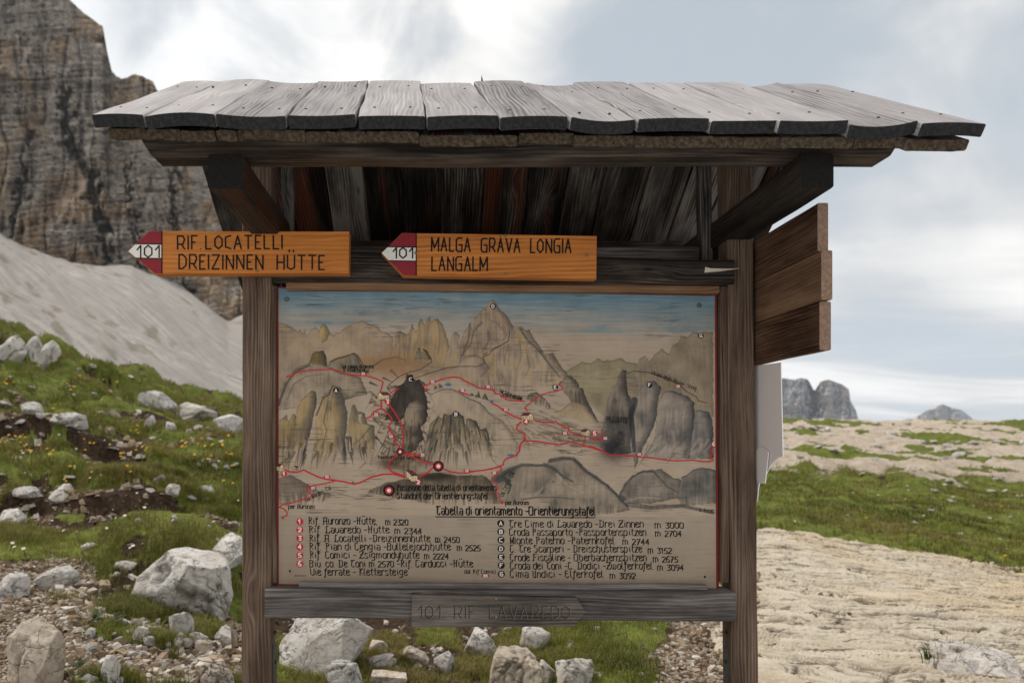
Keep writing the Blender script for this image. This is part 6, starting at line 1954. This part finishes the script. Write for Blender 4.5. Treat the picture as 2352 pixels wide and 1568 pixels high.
# ------------------------------------------------------------------ grass
def blades(name, n, pxr, dr, hgt, wid, mat, lean=.55, cl=1.0, dens=None, seed=1, dry=.27):
    r = np.random.RandomState(seed)
    nt = n // 7
    px = r.uniform(*pxr, nt)
    d = np.exp(r.uniform(math.log(dr[0]), math.log(dr[1]), nt))
    px = np.repeat(px, 7) + r.normal(0, 9, nt * 7) * cl
    d = np.repeat(d, 7) * (1 + r.normal(0, .006, nt * 7) * cl)
    x = (px - CX) / F * d
    g, s, pl = masks(px, x, d)
    patch = fbm(x * 1.3, d * 1.1, 150, 3)
    pr = g * np.clip((patch - .30) * 3.6, .08, 1)
    if dens is not None: pr = pr * dens(px, d)
    ok = r.rand(len(px)) < pr
    px, d, x, patch = px[ok], d[ok], x[ok], patch[ok]
    m = len(px)
    z = zground(px, d) - .006
    k = np.clip(d / 6, .8, 3.2)
    h = r.uniform(.55, 1.25, m) * hgt * (.55 + patch * 1.0) * np.clip(d / 6, .85, 1.7)
    w = wid * k * r.uniform(.7, 1.3, m)
    a = r.uniform(0, 6.283, m)
    ln = h * r.uniform(.1, 1.0, m) * lean * 1.7
    dx, dy = np.cos(a), np.sin(a)
    bx, by = -dy * w / 2, dx * w / 2
    mid = .55
    V5 = np.stack([
        np.stack([x - bx, d - by, z], -1), np.stack([x + bx, d + by, z], -1),
        np.stack([x + bx * .8 + dx * ln * .3, d + by * .8 + dy * ln * .3, z + h * mid], -1), np.stack([x - bx * .8 + dx * ln * .3, d - by * .8 + dy * ln * .3, z + h * mid], -1),
        np.stack([x + dx * ln, d + dy * ln, z + h * np.clip(1.05 - ln / h * .35, .5, 1)], -1)], 1)
    idx = np.arange(m)[:, None] * 5
    T = np.concatenate([idx + np.array([[0, 1, 2]]), idx + np.array([[0, 2, 3]]), idx + np.array([[3, 2, 4]])], 0)
    big = fbm(x * .5, d * .4, 160, 3)
    fine_ = fbm(x * 3.1, d * 2.6, 163, 3)
    c = np.array([.168, .172, .027]) + (big[:, None] - .5) * np.array([.20, .11, .04]) + (fine_[:, None] - .5) * np.array([.16, .17, .035]) + r.normal(0, 1, (m, 1)) * np.array([.016, .018, .004])
    dr_ = r.rand(m) < dry + np.clip((big - .5) * 1.2, 0, .35)
    c[dr_] = np.array([.27, .21, .085]) * r.uniform(.5, 1.2, (dr_.sum(), 1))
    c = np.clip(c, .01, 1)
    c5 = np.repeat(c, 5, 0).reshape(m, 5, 3)
    o = fast_mesh(name, V5.reshape(-1, 3), T, mat, c5.reshape(-1, 3), smooth=False)
    return tag(o, kind='stuff')


grm, t = material('grass_blade')
b = t.n('ShaderNodeBsdfPrincipled')
t.put(b.inputs['Base Color'], t.attr('tint'))
b.inputs['Roughness'].default_value = .6
b.inputs['Specular IOR Level'].default_value = .25
tr = t.n('ShaderNodeBsdfTranslucent')
t.put(tr.inputs[0], t.attr('tint'))
mx = t.n('ShaderNodeMixShader')
mx.inputs[0].default_value = .3
t.t.links.new(b.outputs[0], mx.inputs[1]); t.t.links.new(tr.outputs[0], mx.inputs[2])
o_ = t.n('ShaderNodeOutputMaterial')
t.t.links.new(mx.outputs[0], o_.inputs[0])

blades('grass', 150000, (-80, 640), (3.2, 8.5), .075, .0042, grm, seed=3)
blades('grass', 110000, (-80, 640), (8, 30), .075, .0065, grm, seed=4)
blades('grass', 90000, (620, 1760), (3.6, 6.6), .07, .0045, grm, seed=5)
blades('grass', 16000, (180, 640), (4.2, 6.0), .11, .004, grm, seed=13, lean=.9, dry=.45)
blades('grass', 70000, (1690, 2430), (9, 34), .06, .0065, grm, seed=6)

# a dark tuft at the lower right by the white ledge rock, and leafy weeds among the stones
r9 = np.random.RandomState(9)


def tuft(px, py, n, h, label, cat, col, spread, name='grass_tuft', w=.006):
    d = hit(px, py)
    p = P(px, py, d)
    Vt, Ft, Ct = [], [], []
    for i in range(n):
        a = r9.uniform(0, 6.283)
        rr = abs(r9.normal(0, spread))
        bx, by = math.cos(a) * rr, math.sin(a) * rr * .7
        hh = h * r9.uniform(.5, 1.1)
        l = hh * r9.uniform(.05, .6)
        b2 = a + r9.normal(0, .6)
        q = r9.uniform(0, 6.283)
        ox, oy = math.cos(q) * w / 2, math.sin(q) * w / 2
        k = len(Vt)
        Vt += [(bx - ox, by - oy, -.02), (bx + ox, by + oy, -.02), (bx + ox + math.cos(b2) * l * .3, by + oy + math.sin(b2) * l * .3, hh * .55), (bx - ox + math.cos(b2) * l * .3, by - oy + math.sin(b2) * l * .3, hh * .55), (bx + math.cos(b2) * l, by + math.sin(b2) * l, hh)]
        Ft += [(k, k + 1, k + 2), (k, k + 2, k + 3), (k + 3, k + 2, k + 4)]
        cc = np.array(col) * r9.uniform(.6, 1.3)
        Ct += [cc] * 5
    o = fast_mesh(name, Vt, Ft, grm, np.array(Ct), smooth=False)
    o.location = (p.x, d, p.z + (.10 if px > 1650 else 0))
    return tag(o, label, cat)


tuft(2178, 1566, 500, .15, 'dark green grass tuft against the white ledge rock at lower right', 'grass tuft', (.03, .06, .014), .06)


def weed(px, py, s, label):
    d = hit(px, py)
    p = P(px, py, d)
    Vt, Ft, Ct = [], [], []
    for i in range(70):
        a, rr = r9.uniform(0, 6.283), s * math.sqrt(r9.rand())
        c = np.array([math.cos(a) * rr, math.sin(a) * rr * .6, r9.uniform(.01, .7) * s])
        L = s * r9.uniform(.2, .42)
        u = np.array([math.cos(a), math.sin(a), r9.uniform(-.2, .5)]); u /= np.linalg.norm(u)
        sd = np.cross(u, [0, 0, 1.]); sd /= np.linalg.norm(sd)
        k = len(Vt)
        Vt += [c, c + u * L * .5 + sd * L * .28, c + u * L, c + u * L * .5 - sd * L * .28]
        Ft += [(k, k + 1, k + 2, k + 3)]
        Ct += [np.array([.03, .075, .02]) * r9.uniform(.6, 1.5)] * 4
    o = fast_mesh('weed', Vt, Ft, grm, np.array(Ct), smooth=False)
    o.location = (p.x, d, p.z)
    return tag(o, label, 'weed')


weed(152, 1552, .10, 'low leafy green weed beside the tall corner boulder')
weed(96, 1532, .06, 'small leafy weed in front of the tall corner boulder')
weed(250, 1430, .09, 'dark leafy weed hanging under the left end of the mound')

# ------------------------------------------------------------------ flowers
def flower_mesh(name, petal, centre, n, r_, hgt):
    Vt, Ft, mi = [(-.002, 0, -.02), (.002, 0, -.02), (.002, 0, hgt), (-.002, 0, hgt)], [(0, 1, 2, 3)], [1]
    for i in range(n):
        a0, a1, a2 = (2 * math.pi * (i + q) / n for q in (.0, .5, 1.0))
        k = len(Vt)
        Vt += [(0, -.002, hgt), (r_ * .75 * math.cos(a0), r_ * .75 * math.sin(a0) * .8 - r_ * .2, hgt + r_ * .5 * math.sin(a0) + .004), (r_ * math.cos(a1), r_ * math.sin(a1) * .8 - r_ * .2, hgt + r_ * .6 * math.sin(a1) + .004), (r_ * .75 * math.cos(a2), r_ * .75 * math.sin(a2) * .8 - r_ * .2, hgt + r_ * .5 * math.sin(a2) + .004)]
        Ft.append((k, k + 1, k + 2, k + 3)); mi.append(0)
    k = len(Vt)
    Vt += [(r_ * .3 * math.cos(q * 1.047), r_ * .3 * math.sin(q * 1.047) - r_ * .25, hgt + r_ * .3 * math.sin(q * 1.047) + .008) for q in range(6)]
    Ft.append(tuple(range(k, k + 6))); mi.append(2)
    o = mesh_obj(name, Vt, Ft, [petal, grm, centre], None, None, mi)
    me = o.data
    bpy.data.objects.remove(o)
    return me


ym, wm_ = plain('yellow_petal', (.72, .42, .01), .6), plain('white_petal', (.75, .74, .66), .6)
fy = flower_mesh('yellow_flower', ym, plain('flower_centre', (.5, .25, .01), .7), 5, .017, .10)
fw = flower_mesh('white_flower', wm_, ym, 6, .014, .06)


def flower(px, py, yellow, s=1.0):
    d = hit(px, py)
    p = P(px, py, d)
    z = float(zground(px, d))
    nm = 'yellow_flower' if yellow else 'white_flower'
    o = bpy.data.objects.new(nm, fy if yellow else fw)
    COL.objects.link(o)
    q = s * (1 + max(0, d - 7) * .07)
    o.scale = (q, q, q)
    o.rotation_euler = (rs.uniform(-.3, .1), rs.uniform(-.3, .3), rs.uniform(-.9, .9))
    o.location = (p.x, d, z)
    side = 'on the left slope' if px < 700 else 'in the right hand meadow'
    tag(o, ('small yellow flower growing in the turf ' if yellow else 'tiny white flower growing in the turf ') + side, 'flower', ('yellow' if yellow else 'white') + ' flowers ' + side)


for (cx_, cy_, n, sx_, sy_) in ((15, 892, 5, 22, 8), (30, 1022, 8, 24, 8), (55, 1038, 3, 8, 10), (100, 1060, 6, 22, 8), (208, 1040, 4, 8, 8), (300, 1020, 5, 20, 10), (320, 1050, 7, 26, 14), (275, 1062, 5, 26, 8), (430, 1035, 6, 20, 8), (460, 1055, 8, 22, 10), (510, 1030, 4, 12, 12), (535, 1068, 3, 8, 8),
                                (295, 1105, 3, 8, 4), (150, 1125, 2, 5, 5), (160, 1100, 2, 12, 4), (20, 820, 4, 20, 14), (110, 850, 5, 40, 12), (230, 880, 5, 40, 14), (340, 930, 4, 24, 10), (270, 905, 3, 20, 14), (150, 905, 3, 14, 6), (110, 965, 2, 6, 6), (420, 945, 3, 16, 8), (525, 1100, 3, 10, 20), (425, 1461, 1, 1, 1)):
    for i in range(n):
        flower(cx_ + rs.gauss(0, sx_), cy_ + rs.gauss(0, sy_), True, rs.uniform(.8, 1.25))
for i in range(40):
    flower(rs.uniform(0, 550), rs.uniform(960, 1280), False, rs.uniform(.8, 1.2))
for i in range(24):
    flower(rs.uniform(1760, 2350), rs.uniform(1130, 1300), i % 2 == 0, rs.uniform(.7, 1.0))

# ------------------------------------------------------------------ thin mountain air
bm = bmesh.new()
bmesh.ops.create_cube(bm, size=1)
me = bpy.data.meshes.new('haze')
bm.to_mesh(me)
bm.free()
hz_ = bpy.data.objects.new('haze', me)
COL.objects.link(hz_)
hz_.scale = (9000, 7600, 900)
hz_.location = (0, 2600, 340)
hm, t = material('mountain_air')
pv = t.n('ShaderNodeVolumePrincipled')
pv.inputs['Color'].default_value = (.86, .92, 1, 1)
pv.inputs['Density'].default_value = .00008
pv.inputs['Anisotropy'].default_value = .3
ho = t.n('ShaderNodeOutputMaterial')
t.t.links.new(pv.outputs[0], ho.inputs['Volume'])
me.materials.append(hm)
tag(hz_, kind='stuff')
